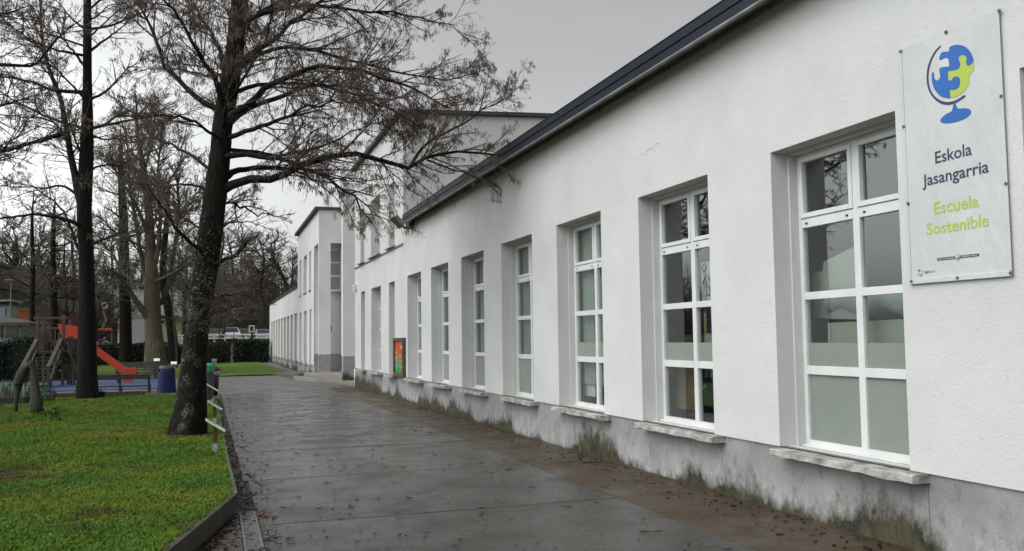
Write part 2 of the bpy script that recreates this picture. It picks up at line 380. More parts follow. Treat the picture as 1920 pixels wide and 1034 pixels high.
W = dict(
    stucco=mat_stucco(), plinth=mat_plinth(-0.12, 0.62), plinth_far=mat_plinth(-0.2, 0.5),
    slab=mat_wet('wet_concrete', (0.028, 0.026, 0.0235), (0.05, 0.047, 0.042), (0.02, 0.0175, 0.0135), 0.6),
    asphalt=mat_wet('worn_paving', (0.075, 0.071, 0.066), (0.11, 0.105, 0.098), (0.05, 0.046, 0.04), 0.5, 0.3, 0.6),
    side=mat_wet('brown_stained_concrete', (0.045, 0.030, 0.016), (0.070, 0.052, 0.032), (0.016, 0.010, 0.006), 0.9, 0.3, 0.7),
    bed=M('wet_joint_dirt', (0.022, 0.019, 0.015), (0.035, 0.03, 0.024), rough=0.6),
    kerb=M('damp_kerb_concrete', (0.13, 0.125, 0.11), (0.055, 0.055, 0.045), 5, 0.75, bmp=0.4, bscale=60),
    kerb_old=M('mossy_board_kerb', (0.060, 0.052, 0.040), (0.028, 0.026, 0.018), 5, 0.75, bmp=0.5, bscale=60),
    lawn=mat_lawn(), blade=mat_blade(),
    soil=M('terrain_soil', (0.075, 0.072, 0.05), (0.045, 0.055, 0.03), 0.4, 0.9),
    frame=M('white_window_frame', (0.60, 0.61, 0.60), (0.53, 0.54, 0.53), 3, 0.4),
    sill=M('peeling_sill_stone', (0.42, 0.41, 0.38), (0.15, 0.14, 0.12), 11, 0.8, bmp=0.8, bscale=30, stretch=(1, 0.5, 1)),
    navy=M('navy_roof_sheet', (0.010, 0.013, 0.023), (0.016, 0.019, 0.028), 1.5, 0.5, spec=0.2, stretch=(1, 0.2, 1)),
    lip=M('grey_gutter_metal', (0.20, 0.20, 0.195), (0.11, 0.108, 0.10), 3, 0.5),
    soffit=M('soffit_board', (0.13, 0.125, 0.11), (0.08, 0.077, 0.068), 3, 0.8),
    roof=M('dark_roof_felt', (0.05, 0.047, 0.045), (0.032, 0.03, 0.03), 2, 0.8),
    glass=mat_glass(),
    frost=M('frosted_film', (0.215, 0.24, 0.21), (0.18, 0.205, 0.175), 0.7, 0.22, spec=0.6),
    blind=M('pale_roller_blind', (0.36, 0.40, 0.37), (0.28, 0.32, 0.29), 0.8, 0.7),
    dark=M('dark_metal', (0.02, 0.02, 0.02), rough=0.5), cable=M('grey_cable', (0.16, 0.15, 0.13), rough=0.6),
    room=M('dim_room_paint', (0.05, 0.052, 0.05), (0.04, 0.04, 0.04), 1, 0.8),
    black=M('dark_room_cloth', (0.012, 0.012, 0.012), rough=0.8),
    vinyl=M('white_banner_vinyl', (0.475, 0.49, 0.485), (0.435, 0.45, 0.445), 3, 0.5, bmp=0.5, bscale=3.5, stretch=(1, 1, 0.6), dist=0.03),
    print_blue=M('blue_print', (0.008, 0.10, 0.36), (0.008, 0.09, 0.33), 3, 0.45), print_navy=M('navy_print', (0.022, 0.035, 0.082), rough=0.45),
    print_green=M('lime_print', (0.36, 0.44, 0.055), (0.34, 0.42, 0.05), 3, 0.45), print_red=M('red_print', (0.42, 0.06, 0.05), rough=0.45),
    print_grey=M('grey_print', (0.30, 0.32, 0.30), rough=0.45), print_white=M('white_print', (0.75, 0.75, 0.74), rough=0.45),
    steel=M('dull_steel', (0.20, 0.20, 0.195), rough=0.5, metal=0.3), galv=M('galvanised_metal', (0.34, 0.35, 0.35), (0.25, 0.26, 0.26), 8, 0.5, metal=0.3), drain_frame=M('drain_frame_concrete', (0.13, 0.125, 0.115), (0.075, 0.072, 0.066), 8, 0.6),
    brown_frame=M('brown_case_wood', (0.085, 0.055, 0.04), (0.06, 0.04, 0.03), 8, 0.5),
    white=M('white_paint', (0.66, 0.66, 0.64), (0.57, 0.57, 0.55), 3, 0.5), offwhite=M('off_white_board', (0.42, 0.42, 0.385), (0.37, 0.37, 0.34), 2, 0.8),
    wrap=M('plastic_wrap', (0.36, 0.43, 0.42), (0.25, 0.31, 0.31), 6, 0.25, bmp=0.5, bscale=14, dist=0.02),
    ply=M('brown_wood_board', (0.20, 0.13, 0.085), (0.13, 0.075, 0.05), 7, 0.6, stretch=(1, 0.6, 2.2)),
    green_board=M('dark_green_board', (0.02, 0.05, 0.03), rough=0.6),
    bark=mat_bark('black_alder_bark', (0.007, 0.0065, 0.005), (0.022, 0.0195, 0.016), (0.16, 0.17, 0.14), 0.52, 0.64, (1.2, 4.2)),
    branch=M('dark_branch_bark', (0.010, 0.009, 0.0075), (0.026, 0.024, 0.02), 9, 0.85, spec=0.1, bmp=0.4, bscale=40),
    twig=M('reddish_twig', (0.085, 0.056, 0.042), (0.052, 0.036, 0.028), 3, 0.7), catkin=M('catkin', (0.10, 0.060, 0.042), (0.06, 0.037, 0.027), 3, 0.7),
    bark2=mat_bark('dark_alder_bark', (0.007, 0.0065, 0.006), (0.018, 0.016, 0.013), (0.07, 0.075, 0.06), 0.62, 0.75),
    pale_bark=mat_bark('olive_grey_bark', (0.050, 0.043, 0.030), (0.095, 0.085, 0.060), (0.14, 0.14, 0.10), 0.5, 0.7, None, 0.6),
    pale_twig=M('olive_brown_twig', (0.085, 0.073, 0.048), (0.055, 0.048, 0.032), 2, 0.8),
    bg_bark=M('background_bark', (0.025, 0.02, 0.016), (0.04, 0.034, 0.027), 3, 0.9, var=0.6),
    bg_twig=M('background_twig', (0.095, 0.080, 0.054), (0.068, 0.060, 0.042), 0.5, 0.9, var=0.5),
    wood_stuff=M('far_wood_brush', (0.062, 0.048, 0.032), (0.045, 0.042, 0.024), 0.3, 0.9),
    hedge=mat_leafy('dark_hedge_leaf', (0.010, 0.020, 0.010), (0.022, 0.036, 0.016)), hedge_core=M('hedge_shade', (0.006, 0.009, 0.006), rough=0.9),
    ivy=mat_leafy('ivy_leaf', (0.040, 0.055, 0.036), (0.095, 0.110, 0.080)), shrub=mat_leafy('shrub_leaf', (0.025, 0.05, 0.035), (0.05, 0.08, 0.05)),
    spear=mat_leafy('spear_leaf', (0.08, 0.12, 0.075), (0.13, 0.17, 0.11)),
    old_wood=M('weathered_wood', (0.075, 0.06, 0.046), (0.034, 0.026, 0.02), 9, 0.85, stretch=(1, 1, 0.3), bmp=0.5, bscale=40),
    old_wood2=M('mossy_weathered_wood', (0.05, 0.045, 0.033), (0.022, 0.02, 0.015), 9, 0.9, stretch=(1, 1, 0.3), bmp=0.6, bscale=40),
    dark_wood=M('dark_stained_wood', (0.018, 0.012, 0.010), (0.03, 0.02, 0.016), 9, 0.55, stretch=(0.3, 1, 1)),
    grey_wood=M('grey_bench_wood', (0.06, 0.055, 0.042), (0.03, 0.03, 0.022), 9, 0.8, stretch=(0.3, 1, 1)),
    slide=M('red_slide_plastic', (0.50, 0.055, 0.022), (0.43, 0.045, 0.02), 3, 0.4),
    rubber=M('blue_safety_rubber', (0.030, 0.058, 0.16), (0.022, 0.045, 0.12), 2, 0.6),
    bin_blue=M('blue_bin_plastic', (0.005, 0.009, 0.05), (0.007, 0.012, 0.06), 3, 0.5, spec=0.25), bin_lid=M('faded_blue_lid', (0.04, 0.065, 0.11), rough=0.5),
    bin_yellow=M('yellow_bin_plastic', (0.45, 0.27, 0.03), rough=0.45), bin_green=M('green_grey_bin', (0.035, 0.05, 0.042), (0.05, 0.065, 0.055), 5, 0.6),
    lid_green=M('bright_green_lid', (0.03, 0.36, 0.13), rough=0.45), maroon=M('maroon_bin', (0.016, 0.006, 0.008), rough=0.45),
    bag=M('clear_bag', (0.30, 0.31, 0.30), rough=0.3),
    stake=M('stake_wood', (0.075, 0.036, 0.018), rough=0.8),
    orange=M('orange_cladding', (0.42, 0.13, 0.022), (0.36, 0.11, 0.022), 1.5, 0.7), brick=M('brown_brick', (0.155, 0.072, 0.040), (0.11, 0.054, 0.034), 2.0, 0.85),
    fascia_brown=M('brown_timber_fascia', (0.085, 0.05, 0.038), (0.06, 0.038, 0.03), 2, 0.8),
    far_glass=M('far_window_glass', (0.035, 0.042, 0.045), rough=0.15), mullion=M('grey_mullion', (0.17, 0.18, 0.19), rough=0.5),
    tent=M('mossy_green_canvas', (0.012, 0.022, 0.013), (0.05, 0.06, 0.04), 6, 0.7), tent_trim=M('rust_beam', (0.085, 0.03, 0.02), rough=0.7),
    step=M('entrance_step_concrete', (0.20, 0.185, 0.16), (0.14, 0.13, 0.11), 2, 0.7), cabin=M('pale_grey_cladding', (0.42, 0.43, 0.425), (0.36, 0.37, 0.365), 1, 0.7), cabin_green=M('algae_stained_cladding', (0.30, 0.33, 0.15), (0.37, 0.38, 0.26), 1.4, 0.8, stretch=(3, 1, 0.6)),
    beige=M('beige_boom_paint', (0.42, 0.34, 0.20), rough=0.5), orange_paint=M('orange_machine_paint', (0.5, 0.13, 0.02), rough=0.45),
    tyre=M('tyre_rubber', (0.012, 0.012, 0.012), rough=0.8),
    car_white=M('white_car_paint', (0.68, 0.69, 0.70), rough=0.25), car_grey=M('grey_car_paint', (0.20, 0.22, 0.25), rough=0.25), car_silver=M('silver_car_paint', (0.42, 0.43, 0.44), rough=0.25),
    car_glass=M('car_glass', (0.04, 0.05, 0.06), rough=0.1), lamp_glass=M('headlight_glass', (0.6, 0.62, 0.65), rough=0.15),
    flood=M('floodlight_grey', (0.17, 0.19, 0.17), (0.12, 0.13, 0.12), 12, 0.6), flood_dark=M('ballast_box_dark', (0.035, 0.03, 0.026), rough=0.6),
    leaf_dark=M('wet_dead_leaf', (0.008, 0.006, 0.004), (0.018, 0.012, 0.008), 30, 0.8, spec=0.1), leaf_rust=M('rust_dead_leaf', (0.13, 0.05, 0.022), (0.075, 0.03, 0.015), 30, 0.6),
    terracotta=M('dark_pot', (0.02, 0.017, 0.015), rough=0.7),
)
# ================================================================== GROUND
def sheet(name, xs, ys, zf, mat, kind='structure', parent=None):
    xs, ys = np.asarray(xs, float), np.asarray(ys, float)
    X, Y = np.meshgrid(xs, ys); Z = np.array([[zf(x, y) for x in xs] for y in ys])
    V = np.stack([X, Y, Z], -1).reshape(-1, 3); nx = len(xs)
    F = [(j * nx + i, j * nx + i + 1, (j + 1) * nx + i + 1, (j + 1) * nx + i) for j in range(len(ys) - 1) for i in range(nx - 1)]
    o = link(name, np_mesh(name, V, F, True), mat, parent)
    if kind: o['kind'] = kind
    return o

sheet('ground', [-900, -300, -120, -60, -30, -10, 0, 10, 30, 60, 120, 300, 900],
      [-60, -10, 0, 6, 12, 20, 33, 50, 65, 79, 81, 83, 85, 87, 89, 92, 100, 125, 180, 300, 600, 1500],
      lambda x, y: gz(y) - 0.06, W['soil'])

# driveway: dark bed with one slab per joint
JOINTS = [-2.85, -0.05, 2.75, 5.6, 8.38, 11.14, 14.05, 16.85, 19.65, 22.4, 25.2, 28.0, 30.75]
drive = sheet('driveway', [-3.2, 0.2, 2, 4.9], [-8] + list(np.arange(-3, 31.1, 3.4)) + [30.76], lambda x, y: gz(y) - 0.022, W['bed'])
for a, b in zip(JOINTS[:-1], JOINTS[1:]):
    m = MB(); sk = 0.03
    yv = [a + 0.017, b - 0.017]
    z0, z1 = gz(a) + random.uniform(-.002, .002), gz(b) + random.uniform(-.002, .002)
    x0 = 0.398 if a < 9 else 0.41 - 0.006 * a
    P = [(x0, yv[0] - sk, z0), (3.86, yv[0] + sk, z0), (3.86, yv[1] + sk, z1), (x0, yv[1] - sk, z1)]
    m.prism([(p[0], p[1], p[2] - 0.02) for p in P], (0, 0, 0.02))
    m.build('slab', W['slab'], drive, bevel=0.004, seg=1)
# the forecourt in front of the lawn, left of the drain
m = MB(); m.prism([(-3.2, -3, -0.02), (0.24, -3, -0.02), (0.235, 9.0, -0.02), (-0.05, 7.6, -0.02), (-1.9, 0.5, -0.02), (-3.2, -2, -0.02)], (0, 0, 0.018)); m.build('slab', W['slab'], drive)
# brown strip against the wall, in a few long pours
ys = [-3, 2.2, 9.1, 15.9, 22.6, 28.6, 33.3]
strip = MB()
strip.box(3.875, 4.93, -8, -3.02, -0.05, -0.004)
so = strip.build('wall_strip', W['side']); so['kind'] = 'structure'
for a, b in zip(ys[:-1], ys[1:]):
    m = MB(); m.prism([(3.875, a + .006, gz(a) - .02), (4.93, a + .006, gz(a) - .018), (4.93, b - .006, gz(b) - .018), (3.875, b - .006, gz(b) - .02)], (0, 0, 0.024)); m.build('slab', W['side'], so, bevel=0.005, seg=1)

# worn paving beyond the slabs, up to the far lawn and the playground
sheet('forecourt', [-12, -4, 0.1, 2, 4, 5.2], [30.77, 33, 36, 40, 44, 47.2], lambda x, y: gz(y) - 0.002, W['asphalt'])
sheet('far_path', [3.6, 4.55], [47.21, 55, 65, 80], lambda x, y: gz(y) + 0.03, W['asphalt'])
m = MB(); m.prism([(3.55, 71.5, gz(71) - .05), (3.63, 71.5, gz(71) - .05), (3.98, 47.6, gz(47) - .05), (3.88, 47.6, gz(47) - .05)], (0, 0, 0.14))
tag(m.build('kerb', W['kerb'], bevel=.01), kind='structure')

# gully between kerb and slabs, and the grated drain near the camera
m = MB()
gy = [9.05, 12, 15, 18, 22, 26, 30.7]
for a, b in zip(gy[:-1], gy[1:]):
    m.quad((0.05, a, gz(a) - .012), (0.41 - 0.006 * a, a, gz(a) - .012), (0.41 - 0.006 * b, b, gz(b) - .012), (0.05, b, gz(b) - .012))
tag(m.build('gully', W['bed'], fix=False), kind='structure')
drain = thing('drain_channel', 'narrow steel grated drain channel set in the driveway beside the lawn kerb', 'drain', (0.31, 6.5, 0))
MB().box(0.242, 0.264, -1, 9.0, -0.05, 0.003).box(0.372, 0.394, -1, 9.0, -0.05, 0.003).build('frame', W['drain_frame'], drain, bevel=.002)
MB().box(0.264, 0.372, -1, 9.0, -0.06, -0.035).build('channel_floor', W['black'], drain)
bar_me = MB().box(0.2645, 0.3715, -0.014, 0.014, -0.02, 0.0).mesh('grate_bar')
nb = 0
y = 8.93
while y > 4.9 and nb < 200:
    o = link('grate_bar', bar_me, W['steel'], drain); o.location.y = y; y -= 0.055; nb += 1

# ------------------------------------------------------------------ lawn and its kerb
KERB = [(0.235, 9.157, .17), (0.205, 12.0, .14), (0.19, 14.6, .115), (0.165, 18, .10), (0.15, 20.8, .09), (0.11, 25, .08), (0.085, 27.3, .07), (0.06, 30.2, .05)]
NEAR = [(0.235, 9.157, .17), (0.03, 8.2, .17), (-0.289, 6.76, .17), (-0.75, 4.7, .17), (-1.7, 0.4, .17), (-2.5, -3.0, .17)]
def kerb_run(pts, w, side, mat):
    m = MB()
    for (x0, y0, h0), (x1, y1, h1) in zip(pts[:-1], pts[1:]):
        d = Vector((x1 - x0, y1 - y0, 0)).normalized(); nrm = Vector((-d.y, d.x, 0)) * w * side
        A = [Vector((x0, y0, gz(y0) - .06)), Vector((x0, y0, gz(y0) - .06)) + nrm, Vector((x1, y1, gz(y1) - .06)) + nrm, Vector((x1, y1, gz(y1) - .06))]
        q = len(m.v)
        m.v += [tuple(a) for a in A] + [tuple((a.x, a.y, gz(a.y) + h)) for a, h in zip(A, (h0, h0, h1, h1))]
        m.f += [tuple(q + i for i in t) for t in ((0, 3, 2, 1), (4, 5, 6, 7), (0, 1, 5, 4), (1, 2, 6, 5), (2, 3, 7, 6), (3, 0, 4, 7))]
    return m
tag(kerb_run(KERB, 0.055, 1, W['kerb']).build('kerb', W['kerb'], bevel=.006), kind='structure')
kb = bpy.data.objects.new('kerb', MB().box(-2.6, -2.5, -3.2, -3.0, -.06, .17).mesh('kerb')); kb.data.materials.append(W['kerb_old']); COL.objects.link(kb); kb['kind'] = 'structure'
for i, (a, b) in enumerate(zip(NEAR[:-1], NEAR[1:])):
    kerb_run([a, b], 0.06, -1, W['kerb_old']).build('kerb_board', W['kerb_old'], kb, bevel=.005)

def lawn_h(x, y):
    edge = .15 if y < 9.2 else float(np.interp(y, [9.2, 14.6, 20.8, 27.3, 30.2], [.15, .095, .07, .05, .035]))
    inner = 0.13 + 0.05 * math.sin(x * .5 + 1) + 0.02 * math.sin(y * .9)
    d = min(1.0, max(0.0, (0.1 - x) / 3.0))
    fade = min(1.0, max(0.0, (30.2 - y) / 4))
    return gz(y) + edge * (1 - d) + inner * d * (0.4 + .6 * fade)
def lawn_right(y):
    if y >= 9.157: return float(np.interp(y, [p[1] for p in KERB], [p[0] for p in KERB])) - 0.045
    q = NEAR[::-1]; return float(np.interp(y, [p[1] for p in q], [p[0] for p in q])) - 0.05
def lawn_mesh(y0, y1, ny, left, nx, zoff, name):
    V = []; F = []
    for j in range(ny + 1):
        y = y0 + (y1 - y0) * j / ny; xr = lawn_right(y); xl = left(y)
        for i in range(nx + 1):
            t = (i / nx) ** 1.6; x = xr + (xl - xr) * t
            V.append((x, y, lawn_h(x, y) + zoff + (0.008 * math.sin(7 * x + 3 * y) * math.cos(5 * y - 2 * x) if 0 < i else 0)))
    for j in range(ny):
        for i in range(nx):
            a = j * (nx + 1) + i; F.append((a + 1, a, a + nx + 1, a + nx + 2))
    return np_mesh(name, V, F, True)
lawn = link('lawn', lawn_mesh(-3, 30.2, 90, lambda y: -40, 60, 0, 'lawn'), W['lawn']); lawn['kind'] = 'structure'
far_lawn = sheet('lawn', list(np.linspace(-34, -1, 12)) + [0.0, 1.0, 2.0, 3.0, 3.56], list(np.linspace(47.1, 78.5, 14)),
      lambda x, y: gz(y) + 0.03 + .05 * min(1, max(0, (y - 47.1) / 4)) + .03 * math.sin(x * .7) , W['lawn'])

# short grass: one tuft in three variants, scattered over the lawn
def tuft(nb, h, spread, seed):
    r = np.random.default_rng(seed); V = []; F = []
    for i in range(nb):
        a = r.uniform(0, 6.283); rr = spread * math.sqrt(r.uniform()); x, y = rr * math.cos(a), rr * math.sin(a)
        b = r.uniform(0, 6.283); hh = h * r.uniform(.55, 1.2); lean = hh * r.uniform(.25, 1.0); w = r.uniform(.0018, .0035)
        dx, dy = math.cos(b), math.sin(b); sx, sy = -dy * w, dx * w; q = len(V)
        V += [(x - sx, y - sy, -.004), (x + sx, y + sy, -.004), (x + dx * lean * .4 + sx * .8, y + dy * lean * .4 + sy * .8, hh * .65), (x + dx * lean * .4 - sx * .8, y + dy * lean * .4 - sy * .8, hh * .65),
              (x + dx * lean, y + dy * lean, hh * .95)]
        F += [(q, q + 1, q + 2), (q, q + 2, q + 3), (q + 3, q + 2, q + 4)]
    me = np_mesh('grass_tuft', V, F); me.materials.append(W['blade']); return me
def clover(nb, spread, seed):
    r = np.random.default_rng(seed); V = []; F = []
    for i in range(nb):
        a = r.uniform(0, 6.283); rr = spread * math.sqrt(r.uniform()); x, y = rr * math.cos(a), rr * math.sin(a); z = r.uniform(.008, .026); s = r.uniform(.006, .013)
        c = r.uniform(0, 6.283); tx, ty = r.uniform(-.5, .5, 2); q = len(V)
        for j in range(5): t = c + j * 1.2566; V.append((x + s * math.cos(t), y + s * math.sin(t), z + s * (tx * math.cos(t) + ty * math.sin(t))))
        F += [(q, q + 1, q + 2), (q, q + 2, q + 3), (q, q + 3, q + 4)]
    me = np_mesh('grass_tuft', V, F); me.materials.append(W['blade']); return me

def scatter(obj, me, density, smin, smax, seed):
    src = bpy.data.objects.new('grass_tuft', me)
    ng = bpy.data.node_groups.new('scatter', 'GeometryNodeTree')
    ng.interface.new_socket('Geometry', in_out='INPUT', socket_type='NodeSocketGeometry')
    ng.interface.new_socket('Geometry', in_out='OUTPUT', socket_type='NodeSocketGeometry')
    L = ng.links; nd = ng.nodes
    gi = nd.new('NodeGroupInput'); go = nd.new('NodeGroupOutput')
    dp = nd.new('GeometryNodeDistributePointsOnFaces'); dp.inputs['Density'].default_value = density; dp.inputs['Seed'].default_value = seed
    ip = nd.new('GeometryNodeInstanceOnPoints'); ob = nd.new('GeometryNodeObjectInfo'); ob.inputs['Object'].default_value = src; ob.inputs['As Instance'].default_value = True
    rv = nd.new('FunctionNodeRandomValue'); rv.data_type = 'FLOAT_VECTOR'; rv.inputs[0].default_value = (-.2, -.2, 0); rv.inputs[1].default_value = (.2, .2, 6.283)
    rs = nd.new('FunctionNodeRandomValue'); rs.data_type = 'FLOAT'; rs.inputs[2].default_value = smin; rs.inputs[3].default_value = smax
    L.new(gi.outputs[0], dp.inputs['Mesh']); L.new(dp.outputs['Points'], ip.inputs['Points']); L.new(ob.outputs['Geometry'], ip.inputs['Instance'])
    L.new(rv.outputs[0], ip.inputs['Rotation']); L.new(rs.outputs[1], ip.inputs['Scale']); L.new(ip.outputs['Instances'], go.inputs[0])
    md = obj.modifiers.new('scatter', 'NODES'); md.node_group = ng

def grass(y0, y1, ny, left, nx, me, dens, s0, s1, seed):
    o = link('grass', lawn_mesh(y0, y1, ny, left, nx, 0.001, 'grass'), W['blade']); o['kind'] = 'stuff'
    scatter(o, me, dens, s0, s1, seed); return o
lim = lambda y: lawn_right(y) - (0.36 * y + 0.9)
grass(5.6, 12, 30, lim, 20, tuft(18, .030, .032, 1), 1900, .7, 1.3, 1)
grass(5.6, 12, 30, lim, 20, clover(12, .035, 2), 150, .6, 1.1, 2)
grass(12, 20, 30, lim, 20, tuft(16, .034, .045, 3), 800, .8, 1.4, 3)
grass(12, 20, 30, lim, 20, clover(14, .05, 4), 45, .8, 1.2, 4)
grass(20, 30.2, 30, lim, 20, tuft(12, .045, .07, 5), 260, .8, 1.5, 5)

# blue safety surface of the playground
sheet('play_surface', list(np.linspace(-14, -2.0, 8)), [36.2, 39, 42, 46.3], lambda x, y: gz(y) + 0.02, W['rubber'])

# litter on the wet drive: twigs, catkins and leaves
def litter(n, seed, mat, name, region, twig):
    r = np.random.default_rng(seed); V = []; F = []
    for i in range(n):
        x, y = region(r); z = gz(y) + .003
        if x < .38 and y > 9: z = gz(y) - .008
        a = r.uniform(0, 6.283); q = len(V)
        if twig:
            L = r.uniform(.018, .085) * (2.2 if r.uniform() < .07 else 1); w = r.uniform(.0014, .0036); bend = r.uniform(-.4, .4)
            dx, dy = math.cos(a), math.sin(a); p = [(x, y), (x + dx * L * .5, y + dy * L * .5), (x + math.cos(a + bend) * L, y + math.sin(a + bend) * L)]
            for k_, (u, v_) in enumerate(p):
                ww = w * (1 if k_ < 2 else .4); V += [(u - dy * ww, v_ + dx * ww, z), (u + dy * ww, v_ - dx * ww, z), (u, v_, z + ww * 2.2)]
            for s in (0, 3):
                for j in range(3):
                    j2 = (j + 1) % 3; F += [(q + s + j, q + s + j2, q + s + 3 + j2), (q + s + j, q + s + 3 + j2, q + s + 3 + j)]
        else:
            s = r.uniform(.008, .024) * (1.7 if r.uniform() < .12 else 1); e = r.uniform(.45, .8); c = r.uniform(.0, .014, 6)
            for j in range(6):
                t = j * 1.0472; u, v_ = s * math.cos(t), s * e * math.sin(t)
                V.append((x + u * math.cos(a) - v_ * math.sin(a), y + u * math.sin(a) + v_ * math.cos(a), z + c[j]))
            F += [(q, q + 1, q + 2), (q, q + 2, q + 3), (q, q + 3, q + 4), (q, q + 4, q + 5)]
    o = link(name, np_mesh(name, V, F), mat); o['kind'] = 'stuff'; return o
def reg_drive(r):
    y = 6 + 24 * r.uniform() ** 1.3; return (0.35 + 3.4 * r.uniform() ** 1.9, y)
def reg_edge(r): y = 6.5 + 22 * r.uniform() ** 1.2; return (lawn_right(max(y, 9.2)) + .06 + abs(r.normal(0, .13)), y)
def reg_wall(r): return (4.86 - abs(r.normal(0, .30)), 5.5 + 20 * r.uniform() ** 1.3)
def reg_pile(r): return (0.30 + abs(r.normal(0, .11)), 8.95 + r.normal(0, .14))
def reg_corner(r): y = 7.0 + 2.0 * r.uniform(); return (lawn_right(y) + .07 + abs(r.normal(0, .11)), y)
litter(560, 1, W['leaf_dark'], 'fallen_twigs', reg_drive, True)
litter(700, 2, W['leaf_dark'], 'fallen_twigs', reg_edge, True)
litter(420, 3, W['leaf_dark'], 'fallen_leaves', reg_edge, False)
litter(480, 4, W['leaf_dark'], 'fallen_leaves', reg_wall, False)
litter(50, 5, W['leaf_dark'], 'fallen_leaves', reg_drive, False)
litter(90, 6, W['leaf_rust'], 'fallen_leaves', reg_pile, False)
litter(260, 7, W['leaf_dark'], 'fallen_leaves', reg_corner, False)
litter(45, 8, W['leaf_rust'], 'fallen_leaves', lambda r: (0.12 + r.normal(0, .06), 7.75 + r.normal(0, .2)), False)

# ================================================================== SCHOOL BUILDING, near wing and two-storey block
def facade(m, X, y0, y1, z0, z1, openings, depth):
    ysn = sorted({y0, y1, *[v for o in openings for v in o[:2]]}); zsn = sorted({z0, z1, *[v for o in openings for v in o[2:]]})
    for a, b in zip(ysn[:-1], ysn[1:]):
        for c, d in zip(zsn[:-1], zsn[1:]):
            my, mz = (a + b) / 2, (c + d) / 2
            if any(o[0] < my < o[1] and o[2] < mz < o[3] for o in openings): continue
            m.quad((X, b, c), (X, a, c), (X, a, d), (X, b, d))
    for a, b, c, d in openings:
        m.quad((X, b, c), (X, b, d), (X + depth, b, d), (X + depth, b, c))
        m.quad((X, a, d), (X, a, c), (X + depth, a, c), (X + depth, a, d))
        m.quad((X, a, d), (X + depth, a, d), (X + depth, b, d), (X, b, d))
        m.quad((X, b, c), (X + depth, b, c), (X + depth, a, c), (X, a, c))

XW = 4.902
SILL, HEAD = 0.585, 3.285
WIN = [(5.531 + 2.768 * i + (.0 if i < 1 else -.01), 7.156 + 2.775 * i) for i in range(7)]
WIN0 = (2.775, 4.409)
school = thing('school_building', 'long low white rendered school wing with tall windows rising to a two storey block', 'building', (XW, 14, 0))
ops = [(a, b, SILL, HEAD) for a, b in [WIN0] + WIN]
m = MB(); facade(m, XW, -6, 24.297, 0.585, 4.70, ops, 0.18)
m.quad((XW, -6, .585), (XW, -6, 4.7), (16, -6, 4.7), (16, -6, .585))
m.build('wall', W['stucco'], school, fix=False)
# thin inner rebate round every opening, where the window sits
m = MB()
for a, b in [WIN0] + WIN:
    x0, x1 = XW + .18, XW + .34; e = .022
    m.box(x0, x1, b - e, b + .05, SILL - .02, HEAD + .03); m.box(x0, x1, a - .05, a + e, SILL - .02, HEAD + .03)
    m.box(x0, x1, a + e, b - e, HEAD - .028, HEAD + .03)
m.build('window_rebate', W['stucco'], school, fix=True)
bays = [-6, -0.1, 2.62, 5.38, 8.2, 10.95, 13.7, 16.45, 19.3, 22.05, 24.3, 27.75, 30.9, 33.23]
for a, b in zip(bays[:-1], bays[1:]):
    m = MB(); m.quad((XW + .022, b - .003, gz(b) - .06), (XW + .022, a + .003, gz(a) - .06), (XW + .022, a + .003, .59), (XW + .022, b - .003, .59))
    for y, sg in ((a + .003, 1), (b - .003, -1)): m.quad((XW + .022, y, gz(y) - .06), (XW + .05, y, gz(y) - .06), (XW + .05, y, .59), (XW + .022, y, .59))
    m.build('plinth_panel', W['plinth'], school, fix=False)
m = MB(); m.quad((XW + .05, -6, -.2), (XW + .05, 33.23, -.2), (XW + .05, 33.23, .59), (XW + .05, -6, .59)); m.build('plinth_backing', W['bed'], school, fix=False)
MB().quad((XW, -6, .585), (XW + .03, -6, .585), (XW + .03, 33.23, .585), (XW, 33.23, .585)).build('render_edge', W['stucco'], school, fix=False)
EE = 22.95
# eaves: navy fascia with a fold, grey gutter lip, soffit, roof slope
m = MB(); m.box(4.618, 4.648, -6, EE, 4.590, 4.690).box(4.606, 4.636, -6, EE, 4.692, 4.792); m.box(4.60, 4.72, -6, EE + .01, 4.792, 4.806); m.build('fascia', W['navy'], school, bevel=.004)
m = MB(); m.tube([(4.632, -6, 4.575), (4.632, EE + .02, 4.575)], .022, 8); m.build('gutter_lip', W['lip'], school, smooth=True)
for k in range(9): MB().box(4.6035, 4.6065, 1.4 + 2.6 * k, 1.404 + 2.6 * k, 4.694, 4.790).build('fascia_seam', W['dark'], school); MB().box(4.6155, 4.6185, 1.4 + 2.6 * k, 1.404 + 2.6 * k, 4.592, 4.688).build('fascia_seam', W['dark'], school)
MB().box(4.65, 4.905, -6, EE + .02, 4.665, 4.695).build('soffit', W['soffit'], school)
m = MB(); m.prism([(4.65, -6, 4.70), (4.65, -6, 4.785), (12, -6, 5.3), (16, -6, 5.3), (16, -6, 4.7)], (0, EE + 6.1, 0)); m.build('roof', W['roof'], school)
m = MB(); m.tube([(4.888, -6, 4.632), (4.888, 6, 4.63), (4.888, 12, 4.634), (4.888, 18, 4.63), (4.888, 24.2, 4.632)], .009, 6); m.build('conduit', W['cable'], school)
clip = MB().box(4.878, 4.904, -.012, .012, 4.618, 4.648).mesh('conduit_clip')
for k in range(24):
    o = link('conduit_clip', clip, W['cable'], school); o.location.y = 1.2 + k * .98
MB().box(4.86, 4.903, 9.90, 9.98, 4.665 - .075, 4.662).build('junction_box', W['lip'], school, bevel=.004)
# hairline crack in the render
m = MB(); cy = [(9.35 + .075 * i, 3.83 + .03 * math.sin(i * 2.3) - .008 * i) for i in range(8)]
for (a, b), (c, d) in zip(cy[:-1], cy[1:]): m.quad((XW - .002, a, b), (XW - .002, c, d), (XW - .002, c, d + .003), (XW - .002, a, b + .004))
m.build('crack', W['cable'], school, fix=False)

